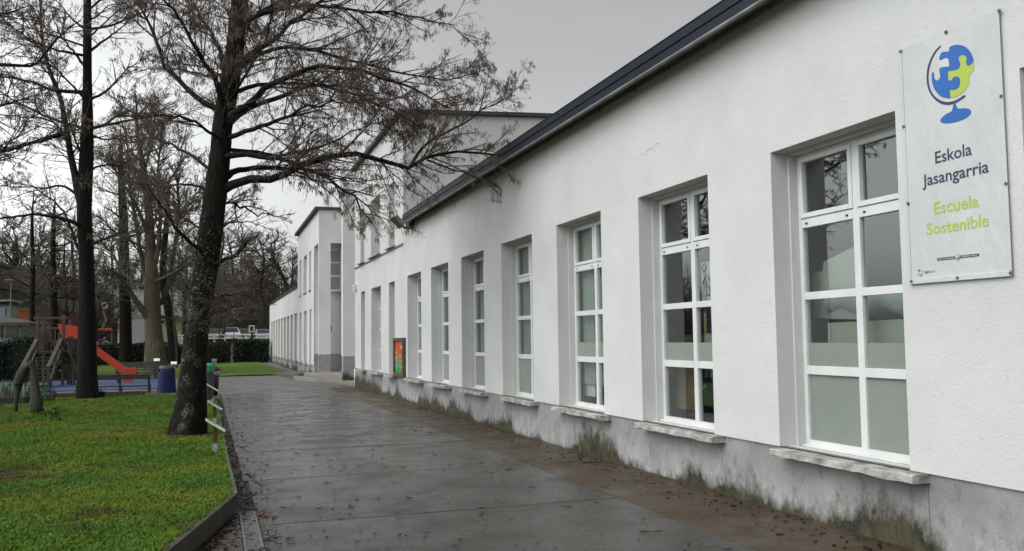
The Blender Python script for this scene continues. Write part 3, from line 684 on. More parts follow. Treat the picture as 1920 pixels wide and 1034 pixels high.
XF = 5.168
def pane_sheet(x, y0, y1, z0, z1, par):
    return MB().quad((x, y1, z0), (x, y0, z0), (x, y0, z1), (x, y1, z1)).build('pane', W['glass'], par, fix=False)
def window(a, b, style, parent, lod=0):
    """frame with two columns and four rows; the top row are opening sashes"""
    m = MB(); e = .022; y0, y1 = a + e, b - e; mid = (y0 + y1) / 2; xa, xb = XF, XF + .06
    zr = [(.641, 1.233), (1.311, 1.913), (1.982, 2.575), (2.692, 3.20)]
    cols = [(mid + .04, y1 - .05), (y0 + .05, mid - .04)]
    m.box(xa, xb, y1 - .05, y1, SILL, 3.262); m.box(xa, xb, y0, y0 + .05, SILL, 3.262)
    m.box(xa, xb, mid - .04, mid + .04, SILL, 3.262)
    for c in cols:
        for z0, z1 in ((SILL, .641), (1.233, 1.311), (1.913, 1.982), (2.575, 2.66), (3.232, 3.262)): m.box(xa, xb, c[0], c[1], z0, z1)
    w = m.build('window', W['frame'], parent, bevel=.003, seg=1)
    for c in cols:                                            # sash of the top row, proud of the frame
        s = MB(); xs0, xs1 = XF - .012, XF + .05; q0, q1 = c[0] - .012, c[1] + .012; z0, z1 = 2.664, 3.228; t = .046
        s.box(xs0, xs1, q0, q0 + t, z0, z1).box(xs0, xs1, q1 - t, q1, z0, z1).box(xs0, xs1, q0 + t, q1 - t, z0, z0 + t).box(xs0, xs1, q0 + t, q1 - t, z1 - t, z1)
        s.build('sash', W['frame'], w, bevel=.004, seg=1)
        for q in (c[0] + .07, c[1] - .07):
            MB().box(XF - .008, XF - .0005, q - .012, q + .012, 2.606, 2.622).build('drain_cap', W['dark'], w)
    for ci, c in enumerate(cols):
        for ri, (z0, z1) in enumerate(zr):
            t = .03 if ri == 3 else 0
            kind = style(ci, ri)
            x = XF + .028
            if ri == 3: q = (c[0] + .03, c[1] - .03, 2.708, 3.184)
            else: q = (c[0], c[1], z0, z1)
            if kind == 'half':
                zc = 1.52
                pane_sheet(x, q[0], q[1], zc, q[3], w)
                MB().box(x, x + .006, q[0], q[1], q[2], zc).build('frosted_pane', W['frost'], w)
            else:
                MB().box(x, x + .006, *q).build('frosted_pane', W['frost'], w) if kind == 'frost' else pane_sheet(x, *q, w)
    MB().box(XF - .045, XF, y0 - .0, y1, SILL - .02, SILL + .012).build('inner_sill_strip', W['white'], w, bevel=.003, seg=1)
    return w

def sill(a, b, parent, X=XW, z=.578, cracked=None, seed=0, drop=.045):
    r = random.Random(seed); pieces = [(a - .175, b - .045)]
    if cracked: pieces = [(a - .175, cracked - .006), (cracked + .006, b - .045)]
    for i, (p, q) in enumerate(pieces):
        n = 16; m = MB(); rows = []
        for k in range(n + 1):
            y = p + (q - p) * k / n; j = lambda s: r.uniform(-s, s)
            zz = z - (.012 if i else 0)
            rows.append([(X + .30, y, zz + .004), (X - .125 + j(.006), y, zz + j(.003)), (X - .14 + j(.006), y, zz - .008 + j(.005)),
                         (X - .142 + j(.006), y, zz - drop - .012 + j(.008)), (X - .12, y, zz - drop - .018 + j(.005)), (X + .30, y, zz - drop - .018)])
        for k in range(n):
            for c in range(6):
                c2 = (c + 1) % 6; m.quad(rows[k][c], rows[k][c2], rows[k + 1][c2], rows[k + 1][c])
        m.quad(*rows[0]); m.quad(*rows[n][::-1]); m.build('sill', W['sill'], parent, fix=True)

def st_near(ci, ri): return {0: 'frost', 1: 'half', 2: 'clear', 3: 'clear'}[ri]
def st_second(ci, ri): return {0: 'clear', 1: 'half', 2: 'clear', 3: 'clear'}[ri]
def st_third(ci, ri): return {0: 'clear', 1: 'half', 2: 'clear', 3: 'clear'}[ri]
def st_far(ci, ri): return 'frost' if ri == 0 else 'clear'
styles = [st_near, st_near, st_second, st_third, st_far, st_far, st_far, st_far]
for i, (a, b) in enumerate([WIN0] + WIN):
    w = window(a, b, styles[i], school)
    sill(a, b, w, cracked=(a + .42 if i == 6 else None), seed=i)
    if i >= 3 or i == 0:                                       # pale blinds hang close behind the far panes
        z0 = 1.3 if i >= 4 else .9
        MB().box(XF + .13, XF + .136, a + .03, b - .03, z0 if i != 0 else 1.6, 3.25).build('blind', W['blind'], w)

# rooms behind the wing windows
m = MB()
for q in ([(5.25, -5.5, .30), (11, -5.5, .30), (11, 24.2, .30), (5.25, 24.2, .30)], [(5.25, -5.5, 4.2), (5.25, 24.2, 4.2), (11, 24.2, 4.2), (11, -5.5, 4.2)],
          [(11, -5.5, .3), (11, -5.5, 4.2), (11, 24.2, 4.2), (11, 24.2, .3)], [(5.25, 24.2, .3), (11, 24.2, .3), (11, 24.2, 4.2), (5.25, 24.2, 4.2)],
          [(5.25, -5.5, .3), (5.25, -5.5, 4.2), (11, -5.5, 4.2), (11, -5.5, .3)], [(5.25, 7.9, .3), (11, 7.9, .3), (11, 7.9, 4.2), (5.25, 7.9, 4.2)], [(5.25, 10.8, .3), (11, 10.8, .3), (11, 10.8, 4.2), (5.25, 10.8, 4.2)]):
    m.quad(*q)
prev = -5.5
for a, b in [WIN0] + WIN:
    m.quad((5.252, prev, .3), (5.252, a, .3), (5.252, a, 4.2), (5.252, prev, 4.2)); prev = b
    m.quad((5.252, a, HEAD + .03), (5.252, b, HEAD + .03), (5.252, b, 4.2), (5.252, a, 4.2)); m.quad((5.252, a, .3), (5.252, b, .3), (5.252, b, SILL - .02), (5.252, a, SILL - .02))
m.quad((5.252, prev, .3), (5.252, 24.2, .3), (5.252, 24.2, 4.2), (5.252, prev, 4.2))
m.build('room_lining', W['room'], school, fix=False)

# ---- two-storey block
lo = [(25.59, 26.50), (27.85, 29.65), (30.97, 31.80)]
up = [(25.55, 26.50), (27.95, 29.68), (31.06, 31.92)]
m = MB(); facade(m, XW, 24.303, 33.23, .585, 7.80, [(a, b, .585, 3.265) for a, b in lo] + [(a, b, 4.26, 6.15) for a, b in up], 0.27)
m.quad((XW, 24.303, 4.55), (XW, 24.303, 7.81), (15, 24.303, 8.18), (15, 24.303, 4.55))
m.quad((XW, 33.23, .585), (15, 33.23, .585), (15, 33.23, 8.18), (XW, 33.23, 7.81))
m.build('wall', W['stucco'], school, fix=False)
m = MB(); m.prism([(4.76, 24.2, 7.80), (4.76, 24.2, 7.915), (15, 24.2, 8.29), (15, 24.2, 8.175)], (0, 9.2, 0)); m.build('roof', W['roof'], school, bevel=.01)
m = MB(); m.box(XW - .035, XW, 24.31, 33.23, 4.175, 4.22); m.build('string_course', W['lip'], school, bevel=.004)
for (a, b), (z0, z1) in [(q, (SILL, 3.265)) for q in lo] + [(q, (4.26, 6.15)) for q in up]:
    m = MB(); xa, xb = XF, XF + .06; mid = (a + b) / 2; wide = b - a > 1.2
    m.box(xa, xb, a, a + .05, z0, z1).box(xa, xb, b - .05, b, z0, z1)
    cols = [(a + .05, b - .05)]
    if wide: m.box(xa, xb, mid - .04, mid + .04, z0, z1); cols = [(a + .05, mid - .04), (mid + .04, b - .05)]
    nr = 4 if z0 < 2 else 3; hs = (z1 - z0) / nr
    for c in cols:
        for k in range(nr + 1): zc = z0 + k * hs; m.box(xa, xb, c[0], c[1], max(z0, zc - .04), min(z1, zc + .04))
    w = m.build('window', W['frame'], school)
    for c in cols:
        for k in range(nr): MB().box(XF + .028, XF + .034, c[0], c[1], z0 + .04, z0 + hs - .04).build('frosted_pane', W['frost'], w) if k == 0 else pane_sheet(XF + .03, c[0], c[1], z0 + k * hs + .04, z0 + (k + 1) * hs - .04, w)
    MB().box(XF + .13, XF + .136, a, b, z0, z1).build('blind', W['blind'], w)
    if z0 < 2: sill(a, b + .1, w, seed=int(a * 10))
    else: sill(a, b + .1, w, X=XW + .02, z=4.268, seed=int(a * 10), drop=.02)
# pier at the corner of the block, and its cement foot
MB().box(4.795, 5.40, 35.7, 36.15, .955, 7.78).build('pier', W['stucco'], school)
MB().box(4.81, 5.39, 35.715, 36.14, .0, .953).build('pier_foot', W['plinth'], school)
m = MB(); m.tube([(4.885, 33.13, -.09), (4.885, 33.13, .55)], .03, 10); m.build('drain_pipe', W['white'], school, smooth=True)
# entrance back wall between block and tower
MB().box(5.66, 15, 33.24, 41.58, -.1, 7.5).build('entrance_wall', W['stucco'], school)

# steps and ramp at the entrance
def slab_round(pts, z0, z1, name, mat, parent=None, bev=.012):
    m = MB(); m.prism([(x, y, z0) for x, y in pts], (0, 0, z1 - z0)); return m.build(name, mat, parent, bevel=bev)
ent = thing('entrance_steps', 'two low rounded concrete steps in front of the school entrance', 'steps', (4.6, 37, gz(37)))
def arc(cx, cy, r, a0, a1, n): return [(cx + r * math.cos(math.radians(a0 + (a1 - a0) * i / n)), cy + r * math.sin(math.radians(a0 + (a1 - a0) * i / n))) for i in range(n + 1)]
slab_round([(5.66, 33.3), (4.88, 33.3), (4.80, 35.0), (4.68, 36.6), (4.55, 37.2), (4.3, 37.7), (4.0, 38.1), (3.72, 38.6), (3.52, 39.2), (3.40, 39.9), (3.35, 40.8), (3.4, 41.5), (5.66, 41.5)], -.2, .03, 'step', W['step'], ent)
slab_round([(5.66, 36.2), (5.0, 36.3), (4.82, 37.1), (4.6, 37.8), (4.3, 38.4), (4.08, 38.9), (3.92, 39.5), (3.85, 40.1), (3.8, 41.0), (3.85, 41.5), (5.66, 41.5)], .025, .18, 'step', W['step'], ent)
m = MB(); q = [(4.49, 41.5), (3.6, 41.5), (2.8, 48.0), (4.49, 50.5)]
m.v += [(x, y, -.25) for x, y in q] + [(4.49, 41.5, .19), (3.6, 41.5, .15), (2.8, 48, -.10), (4.49, 50.5, -.08)]
m.f += [(0, 3, 2, 1), (4, 5, 6, 7), (0, 1, 5, 4), (1, 2, 6, 5), (2, 3, 7, 6), (3, 0, 4, 7)]
tag(m.build('ramp', W['asphalt'], bevel=.01), kind='structure')

# ================================================================== FAR TOWER AND LOW WING
XT = 4.5
annex = thing('school_building', 'white two storey tower with a long low slit windowed wing behind the entrance steps', 'building', (XT, 60, 0))
wing = [(55.62 + 2.765 * i, 57.35 + 2.765 * i) for i in range(8)] + [(52.85, 54.55)]
tl = [(44.78, 45.68), (47.09, 48.64), (50.06, 51.04)]
tu = [(45.0, 45.86), (47.19, 48.9), (50.3, 51.16)]
TE = 52.4
m = MB(); facade(m, XT, TE, 79.2, .44, 4.62, [(a, b, .44, 3.16) for a, b in wing], .27)
m.quad((XT, 79.2, .44), (XT, 79.2, 4.62), (12, 79.2, 4.62), (12, 79.2, .44))
facade(m, XT, 43.53, TE, .44, 6.02, [(a, b, .44, 3.12) for a, b in tl] + [(a, b, 4.06, 5.99) for a, b in tu], .27)
m.quad((XT, TE, 4.5), (XT, TE, 7.52), (10, TE, 7.52), (10, TE, 4.5))
m.quad((XT, 43.53, 6.02), (XT, 43.53, 7.52), (XT, TE, 7.52), (XT, TE, 6.02)); m.quad((XT, 41.6, 6.02), (XT, 41.6, 7.52), (XT, 43.53, 7.52), (XT, 43.53, 6.02))
m.quad((XT, 41.6, 6.02), (XT, 41.6, 7.52), (10, 41.6, 7.52), (10, 41.6, 6.02)); m.quad((XT, 41.6, 6.02), (10, 41.6, 6.02), (10, 43.6, 6.02), (XT, 43.6, 6.02))
m.build('wall', W['stucco'], annex, fix=False)
m = MB(); m.box(XT, 5.035, 41.6, 41.85, .955, 6.02).box(5.655, 10, 41.6, 41.9, .10, 6.02).box(5.04, 10, 42.35, 43.52, .955, 3.82)
m.box(4.52, 5.46, 43.53, 43.75, .955, 6.02)
m.build('wall', W['stucco'], annex)
m = MB(); m.box(4.512, 5.03, 41.61, 41.84, .05, .953).box(5.05, 10, 42.37, 43.52, .05, .953).box(4.53, 5.45, 43.54, 43.7, .05, .953)
for a, b in ((43.6, 55), (55, 67), (67, 79.2)): m.box(XT + .02, 5.5, a, b, gz(a) - .1, .44)
m.build('plinth', W['plinth_far'], annex)
m = MB(); m.box(4.32, 10, 41.52, TE + .12, 7.52, 7.66); m.build('roof', W['roof'], annex, bevel=.01)
m = MB(); m.box(4.40, 12, TE + .01, 79.3, 4.62, 4.70); m.build('roof', W['roof'], annex, bevel=.01)
def small_window(a, b, z0, z1, rows, X, parent):
    m = MB(); m.box(X, X + .05, a, a + .05, z0, z1).box(X, X + .05, b - .05, b, z0, z1); hs = (z1 - z0) / rows
    for k in range(rows + 1): zc = z0 + k * hs; m.box(X, X + .05, a + .05, b - .05, max(z0, zc - .035), min(z1, zc + .035))
    w = m.build('window', W['frame'], parent)
    for k in range(rows): MB().box(X + .02, X + .026, a + .05, b - .05, z0 + k * hs + .035, z0 + (k + 1) * hs - .035).build('pane', W['frost'], w)
    return w
for a, b in wing + tl:
    w = small_window(a, b, .44, 3.16 if b > TE else 3.12, 4, XT + .265, annex); MB().box(XT - .07, XT + .265, a - .08, b + .06, .385, .437).build('sill', W['sill'], w)
for a, b in tu:
    w = small_window(a, b, 4.06, 5.99, 3, XT + .265, annex); MB().box(XT - .07, XT + .0, a - .06, b + .06, 4.02, 4.06).build('sill', W['sill'], w)
# the tall window in the entrance front, set back under the lintel
m = MB(); x0, x1, yf = 5.036, 5.655, 42.30
zs = [3.90, 4.55, 5.18, 5.78]
m.box(x0, x0 + .03, yf, yf + .06, 3.88, 5.84).box(x1 - .10, x1 - .05, yf, yf + .06, 3.88, 5.84)
for z in zs: m.box(x0 + .03, x1 - .1, yf, yf + .06, z - .035, z + .035)
m.box(x0, x1, yf - .25, yf + .06, 3.83, 3.87)
w = m.build('window', W['frame'], annex)
for a, b in zip(zs[:-1], zs[1:]): MB().box(x0 + .03, x1 - .1, yf + .02, yf + .026, a + .035, b - .035).build('pane', W['frost'], w)
MB().box(x0 - .2, x1, yf + .06, 43.5, 5.81, 6.02).build('lintel', W['stucco'], annex)
MB().box(x0 - .02, x1, yf + .3, yf + .32, 3.88, 5.81).build('blind', W['blind'], annex)
MB().box(5.05, 5.09, 41.57, 41.60, 2.0, 2.25).build('entry_phone', W['dark'], annex)
# ================================================================== TREES
def catmull(pts, n):
    P = np.asarray(pts, float)
    if len(P) == 2: return P[0] + (P[1] - P[0]) * np.linspace(0, 1, n)[:, None]
    Q = np.vstack([2 * P[0] - P[1], P, 2 * P[-1] - P[-2]]); L = np.r_[0, np.cumsum(np.linalg.norm(np.diff(P, axis=0), axis=1))]
    out = []
    for s in np.linspace(0, L[-1], n):
        i = min(np.searchsorted(L, s, side='right') - 1, len(P) - 2); t = (s - L[i]) / max(1e-9, L[i + 1] - L[i])
        a, b, c, d = Q[i], Q[i + 1], Q[i + 2], Q[i + 3]
        out.append(.5 * ((2 * b) + (-a + c) * t + (2 * a - 5 * b + 4 * c - d) * t * t + (-a + 3 * b - 3 * c + d) * t ** 3))
    return np.array(out)

def norm(a): return a / np.maximum(1e-9, np.linalg.norm(a, axis=-1, keepdims=True))

def tubes(P, R, k):
    """P (B,n,3) centre lines, R (B,n) radii -> verts, quads"""
    B, n, _ = P.shape
    T = norm(np.gradient(P, axis=1)); ref = np.where(np.abs(T[..., 2:3]) < .9, np.array([0, 0, 1.]), np.array([1., 0, 0]))
    A = norm(np.cross(T, ref)); Bn = np.cross(T, A); th = np.arange(k) * 2 * np.pi / k
    V = P[:, :, None, :] + R[:, :, None, None] * (A[:, :, None, :] * np.cos(th)[:, None] + Bn[:, :, None, :] * np.sin(th)[:, None])
    b = (np.arange(B) * n * k)[:, None, None]; i = (np.arange(n - 1) * k)[None, :, None]; j = np.arange(k)[None, None, :]; j2 = (j + 1) % k
    F = np.stack([b + i + j, b + i + j2, b + i + k + j2, b + i + k + j], -1).reshape(-1, 4)
    return V.reshape(-1, 3), F

def grow(P, R, count, t0, lo, hi, n, a0, a1, rng, up=0.0, droop=0.0, wig=0.15, rmax=.02, rtip=.003, flat=0.6, tpow=1.0, short=.55, weight=None):
    B, m, _ = P.shape
    if weight is not None: idx = rng.choice(B, size=count, p=weight / weight.sum())
    else: idx = np.repeat(np.arange(B), count)
    K = len(idx); t = t0 + (1 - t0) * rng.uniform(size=K) ** tpow
    s = t * (m - 1); i = np.minimum(s.astype(int), m - 2); f = (s - i)[:, None]
    base = P[idx, i] * (1 - f) + P[idx, i + 1] * f; tan = norm(P[idx, i + 1] - P[idx, i])
    rp = R[idx, i] * (1 - f[:, 0]) + R[idx, i + 1] * f[:, 0]
    q = rng.normal(size=(K, 3)); q[:, 2] *= flat; q = norm(q - (q * tan).sum(1, keepdims=True) * tan)
    ang = np.radians(rng.uniform(a0, a1, K))[:, None]
    d = norm(tan * np.cos(ang) + q * np.sin(ang) + np.array([0, 0, up]))
    pl = np.linalg.norm(np.diff(P, axis=1), axis=2).sum(1)[idx]
    L = np.minimum(rng.uniform(lo, hi, K), pl * rng.uniform(.35, .62, K)) * (1 - short * t); st = (L / (n - 1))[:, None]
    out = np.zeros((K, n, 3)); out[:, 0] = base; cur = base
    for j in range(1, n):
        d = norm(d + rng.normal(size=(K, 3)) * wig + np.array([0, 0, droop])); cur = cur + d * st; out[:, j] = cur
    r0 = np.minimum(rmax, rp * .75)[:, None]; R2 = r0 + (np.minimum(rtip, r0) - r0) * np.linspace(0, 1, n)[None, :] ** .9
    return out, R2

def join(parts):
    V = []; F = []; o = 0
    for v, f in parts: V.append(v); F.append(f + o); o += len(v)
    return np.vstack(V), np.vstack(F)

def catkins(P, per, rng, L, r, prob):
    """hanging catkins in small bunches at twig ends"""
    tips = np.vstack([P[:, -1], P[:, -1], P[:, -2]]); tips = tips[rng.uniform(size=len(tips)) < prob]
    tips = np.repeat(tips, per, axis=0); K = len(tips)
    tips = tips + rng.normal(size=(K, 3)) * np.array([.02, .02, .01])
    d = norm(rng.normal(size=(K, 3)) * .28 + np.array([0, 0, -1])); ln = (rng.uniform(.6, 1.25, K) * L)[:, None]
    Q = np.stack([tips, tips + d * ln * .35, tips + d * ln], 1)
    R = np.array([.35, 1.0, .45])[None, :] * r * np.ones((K, 1))
    return tubes(Q, R, 3)

def trunk_mesh(path, radii, n, k, rng, rough=.06, flare=0.0):
    C = catmull(path, n); L = np.linspace(0, 1, len(path)); R = np.interp(np.linspace(0, 1, n), L, radii)
    V, F = tubes(C[None], R[None], k); V = V.reshape(n, k, 3)
    ph = rng.uniform(0, 6.28, 6); th = np.arange(k) * 2 * np.pi / k
    for i in range(n):
        z = C[i, 2]
        w = 1 + rough * (np.sin(3 * th + ph[0] + z * .7) * .5 + np.sin(5 * th + ph[1] - z * 1.3) * .4 + np.sin(2 * th + ph[2] + z * 2.1) * .5) + rng.normal(size=k) * rough * .25
        if flare: w += flare * np.exp(-(i / n) * 28) * (1 + .6 * np.sin(4 * th + ph[3]))
        V[i] = C[i] + (V[i] - C[i]) * w[:, None]
    return V.reshape(-1, 3), F, C, R

def tree(name, label, group, path, radii, limbs, mats, seed, p, loc=None, ivy=0):
    """trunk path (points, radii); limbs [(points, r0)]; p: twig numbers"""
    rng = np.random.default_rng(seed)
    V, F, C, R = trunk_mesh(path, radii, p.get('tn', 60), p.get('tk', 16), rng, p.get('rough', .06), p.get('flare', 0))
    root = thing(name, label, 'tree', Vector(path[0]), group)
    link('trunk', np_mesh('trunk', V, F, True), mats[0], root)
    LP = []; LR = []
    for pts, r0 in limbs:
        c = catmull(pts, 18); c[2:] += rng.normal(size=(16, 3)) * .012 * np.linspace(.5, 2, 16)[:, None]
        r = r0 + (max(.006, r0 * .16) - r0) * np.linspace(0, 1, 18) ** .8
        LP.append(c); LR.append(r)
        v, f = tubes(c[None], r[None], 7); link('branch', np_mesh('branch', v, f, True), mats[1], root)
    LP = np.array(LP); LR = np.array(LR)
    ln = np.linalg.norm(np.diff(LP, axis=1), axis=2).sum(1)
    T0 = C[None, :]; TR = R[None, :]
    g = dict(flat=p.get('flat', .6))
    P2, R2 = grow(LP, LR, p['n2'], .18, p['l2'][0], p['l2'][1], 9, 26, 60, rng, p.get('up2', .12), p.get('dr2', 0), .09, p.get('r2', .02), p.get('t2', .005), weight=ln, tpow=.8, **g)
    P2b, R2b = grow(T0, TR, p.get('n2t', 10), p.get('t2t', .35), p['l2'][0], p['l2'][1], 9, 55, 95, rng, p.get('up2', .12), 0, .13, p.get('r2', .02), p.get('t2', .005), short=.2, **g)
    P2 = np.vstack([P2, P2b]); R2 = np.vstack([R2, R2b])
    P3, R3 = grow(P2, R2, p['n3'], .15, p['l3'][0], p['l3'][1], 6, 22, 55, rng, p.get('up3', .1), p.get('dr3', 0), .11, p.get('r3', .008), p.get('t3', .0035), **g)
    P3b, R3b = grow(LP, LR, p.get('n3l', 100), .1, p['l3'][0], p['l3'][1], 6, 40, 85, rng, p.get('up3', .1), p.get('dr3', 0), .18, p.get('r3', .008), p.get('t3', .0035), weight=ln, short=.2, **g)
    P3 = np.vstack([P3, P3b]); R3 = np.vstack([R3, R3b])
    P4, R4 = grow(P3, R3, p['n4'], .2, p['l4'][0], p['l4'][1], 4, 20, 52, rng, p.get('up4', 0), p.get('dr4', -.08), .13, p.get('r4', .004), p.get('t4', .0025), **g)
    v, f = join([tubes(P2, R2, 4), tubes(P3, R3, 3), tubes(P4, R4, 3)])
    tw = link('twigs', np_mesh('twigs', v, f), mats[2], root); tw['kind'] = 'stuff'
    if p.get('ck'):
        if 'ckf' in p: P4 = P4[p['ckf'](P4[:, -1])]
        v, f = catkins(P4, p['ck'], rng, p.get('cl', .065), p.get('cr', .0045), p.get('cp', .5))
        ck = link('catkins', np_mesh('catkins', v, f), mats[3], root); ck['kind'] = 'stuff'
    if ivy:
        Vv = []; Ff = []
        for i in range(ivy):
            z = rng.normal(2.5, .5); j = int(np.argmin(np.abs(C[:, 2] - z))); a = rng.uniform(0, 6.28)
            if rng.uniform() < .55: a = rng.normal(-1.75, .6)
            o = np.array([math.cos(a), math.sin(a), 0]); c0 = C[j] + o * (R[j] * 1.03 + .012) + np.array([0, 0, rng.normal(0, .03)])
            s = rng.uniform(.009, .022); tz = norm(rng.normal(size=3) * .5 + o); u_ = norm(np.cross(tz, rng.normal(size=3))); w_ = np.cross(tz, u_); q = len(Vv)
            Vv += [tuple(c0 + u_ * s), tuple(c0 + w_ * s * .8), tuple(c0 - u_ * s), tuple(c0 - w_ * s * .8)]; Ff.append((q, q + 1, q + 2, q + 3))
        iv = link('ivy', np_mesh('ivy', Vv, Ff), W['ivy'], root); iv['kind'] = 'stuff'
    return root

def limb(px, Y0, dy, r0):
    """a limb traced in the photo, leaving the trunk at distance Y0 and ending dy farther"""
    n = len(px); return ([tuple(pt(x, y, Y0 + dy * i / (n - 1))) for i, (x, y) in enumerate(px)], r0)

def auto_limbs(rng, C, R, n, t0, t1, lo, hi, up, r0, azs=None):
    out = []
    for i in range(n):
        t = rng.uniform(t0, t1); j = int(t * (len(C) - 1)); a = rng.uniform(0, 6.283) if azs is None else azs[i % len(azs)] + rng.normal(0, .35)
        L = rng.uniform(lo, hi) * (1 - .55 * (t - t0) / max(.01, t1 - t0)); d = np.array([math.cos(a), math.sin(a), up + rng.uniform(-.15, .25)]); q = np.array(C[j]); pts = [tuple(q)]
        for k in range(4): d = norm(d + rng.normal(size=3) * .16 + np.array([0, 0, .05])); q = q + d * L / 4; pts.append(tuple(q))
        out.append((pts, r0 * rng.uniform(.7, 1.15) * (1 - .4 * t)))
    return out

AY = 15.85
near_path = [tuple(pt(349, 818, AY)), tuple(pt(355, 780, AY)), tuple(pt(358, 740, AY)), tuple(pt(365, 650, AY)), tuple(pt(374, 580, AY)), tuple(pt(383, 520, AY)), tuple(pt(392, 460, AY)), tuple(pt(399, 400, AY)), tuple(pt(407, 340, AY)),
             tuple(pt(413, 290, AY)), tuple(pt(417, 240, AY)), tuple(pt(423, 200, AY)), tuple(pt(437, 120, AY)), tuple(pt(445, 60, AY)), tuple(pt(451, 0, AY)), tuple(pt(458, -120, AY)), tuple(pt(462, -300, AY)), tuple(pt(470, -520, AY))]
pxr = [27, 23, 20.5, 19.5, 19.5, 19.5, 18.5, 17, 16.5, 15.5, 15, 14.5, 14, 12.5, 12, 10, 6.5, 2]
near_r = [v * 16.4 / 1700 for v in pxr]
A = lambda px, dy, r: limb(px, AY, dy, r)
near_limbs = [
    A([(408, 362), (421, 354), (453, 339), (490, 335), (520, 338), (545, 318), (578, 306), (627, 293), (672, 288), (711, 302), (745, 312), (769, 314), (813, 290), (851, 285), (914, 290), (960, 296)], -1.2, .085),
    A([(769, 314), (793, 276), (832, 251), (871, 232), (909, 203), (940, 190), (965, 172)], .3, .032),
    A([(800, 300), (850, 318), (900, 334), (938, 350), (985, 362)], -.4, .02),
    A([(410, 345), (428, 329), (453, 318), (501, 313), (549, 319), (588, 334), (622, 343)], 1.0, .07),
    A([(413, 300), (438, 290), (491, 293), (530, 300), (559, 312), (610, 330), (660, 370), (700, 420)], -1.6, .062),
    A([(418, 228), (438, 213), (472, 193), (487, 174), (511, 157), (554, 140), (588, 126), (651, 127), (704, 140), (780, 170), (850, 200)], -1.8, .07),
    A([(416, 248), (431, 232), (467, 203), (530, 181), (579, 162), (640, 168), (720, 200), (790, 240)], .8, .06),
    A([(428, 180), (480, 160), (545, 157), (620, 162), (690, 170), (760, 185)], 1.8, .045),
    A([(436, 125), (480, 95), (520, 70), (550, 40), (580, 20), (640, -30), (720, -60)], -1.0, .055),
    A([(434, 140), (490, 100), (530, 90), (570, 92), (640, 110), (720, 130), (830, 150), (910, 130)], 1.4, .045),
    A([(444, 70), (480, 30), (520, 5), (600, -40)], 1.8, .05),
    A([(447, 45), (510, 20), (590, 10), (680, 20), (770, 30), (860, 50)], -.8, .045),
    A([(416, 262), (470, 245), (520, 225), (560, 208), (600, 195), (660, 190)], -2.2, .05),
    A([(412, 280), (480, 285), (530, 292), (600, 275), (680, 240), (750, 220)], 2.2, .04),
    A([(398, 400), (413, 387), (428, 381), (449, 387), (480, 400), (530, 405)], .8, .035),
    A([(396, 440), (410, 430), (440, 417), (490, 419)], 1.5, .035),
    A([(392, 500), (408, 493), (440, 479), (464, 455), (482, 438)], -.6, .05),
    A([(384, 562), (404, 557), (440, 553), (462, 546)], 1.8, .035),
    A([(386, 585), (420, 582), (450, 572)], -1.6, .025),
    A([(420, 212), (409, 205), (380, 191), (351, 167), (327, 140), (308, 123), (293, 77), (274, 34), (255, 0), (235, -60)], 1.0, .06),
    A([(421, 205), (416, 188), (400, 140), (375, 106), (356, 72), (332, 34), (312, 0), (290, -50)], -1.2, .06),
    A([(430, 160), (421, 135), (409, 87), (395, 58), (375, 29), (362, 0), (350, -40)], .6, .055),
    A([(418, 262), (402, 254), (370, 232), (341, 222), (300, 216), (260, 220)], -1.5, .035),
    A([(410, 325), (390, 314), (351, 288), (312, 268), (269, 256), (230, 258)], 1.6, .04),
    A([(388, 480), (373, 467), (337, 435), (317, 406), (288, 367), (262, 340)], -1.0, .045),
    A([(404, 365), (380, 352), (340, 345), (300, 352), (260, 345)], .6, .03),
    A([(396, 430), (370, 425), (330, 400), (300, 398)], 2.0, .03),
]
_rng = np.random.default_rng(5)
_C = catmull(near_path, 60)
near_limbs += auto_limbs(_rng, _C, None, 11, .36, .78, 2.4, 4.0, .35, .05, [math.radians(a) for a in (-90, 90, -60, 110, -130, 70, -80, 150)])
near_limbs += auto_limbs(_rng, _C, None, 12, .70, .96, 1.6, 3.2, .6, .04)
tree('alder_tree', 'large black barked leaning alder nearest the drive, its bare branches hung with catkins', 'bare alder trees on the lawn',
     near_path, near_r, near_limbs, [W['bark'], W['branch'], W['twig'], W['catkin']], 21,
     dict(tn=110, tk=20, rough=.07, flare=.16, n2=900, l2=(.7, 2.1), n2t=26, t2t=.42, n3=6, l3=(.28, .85), n3l=520, n4=4, l4=(.10, .34), r2=.015, t2=.0045, r3=.005, t3=.0026, r4=.0026, t4=.0018, up2=.1, dr3=-.02, dr4=-.05, ck=2, cl=.068, cr=.0046, cp=.42, ckf=lambda e: (e[:, 0] > 1.6) | (e[:, 2] > 4.1)), ivy=420)

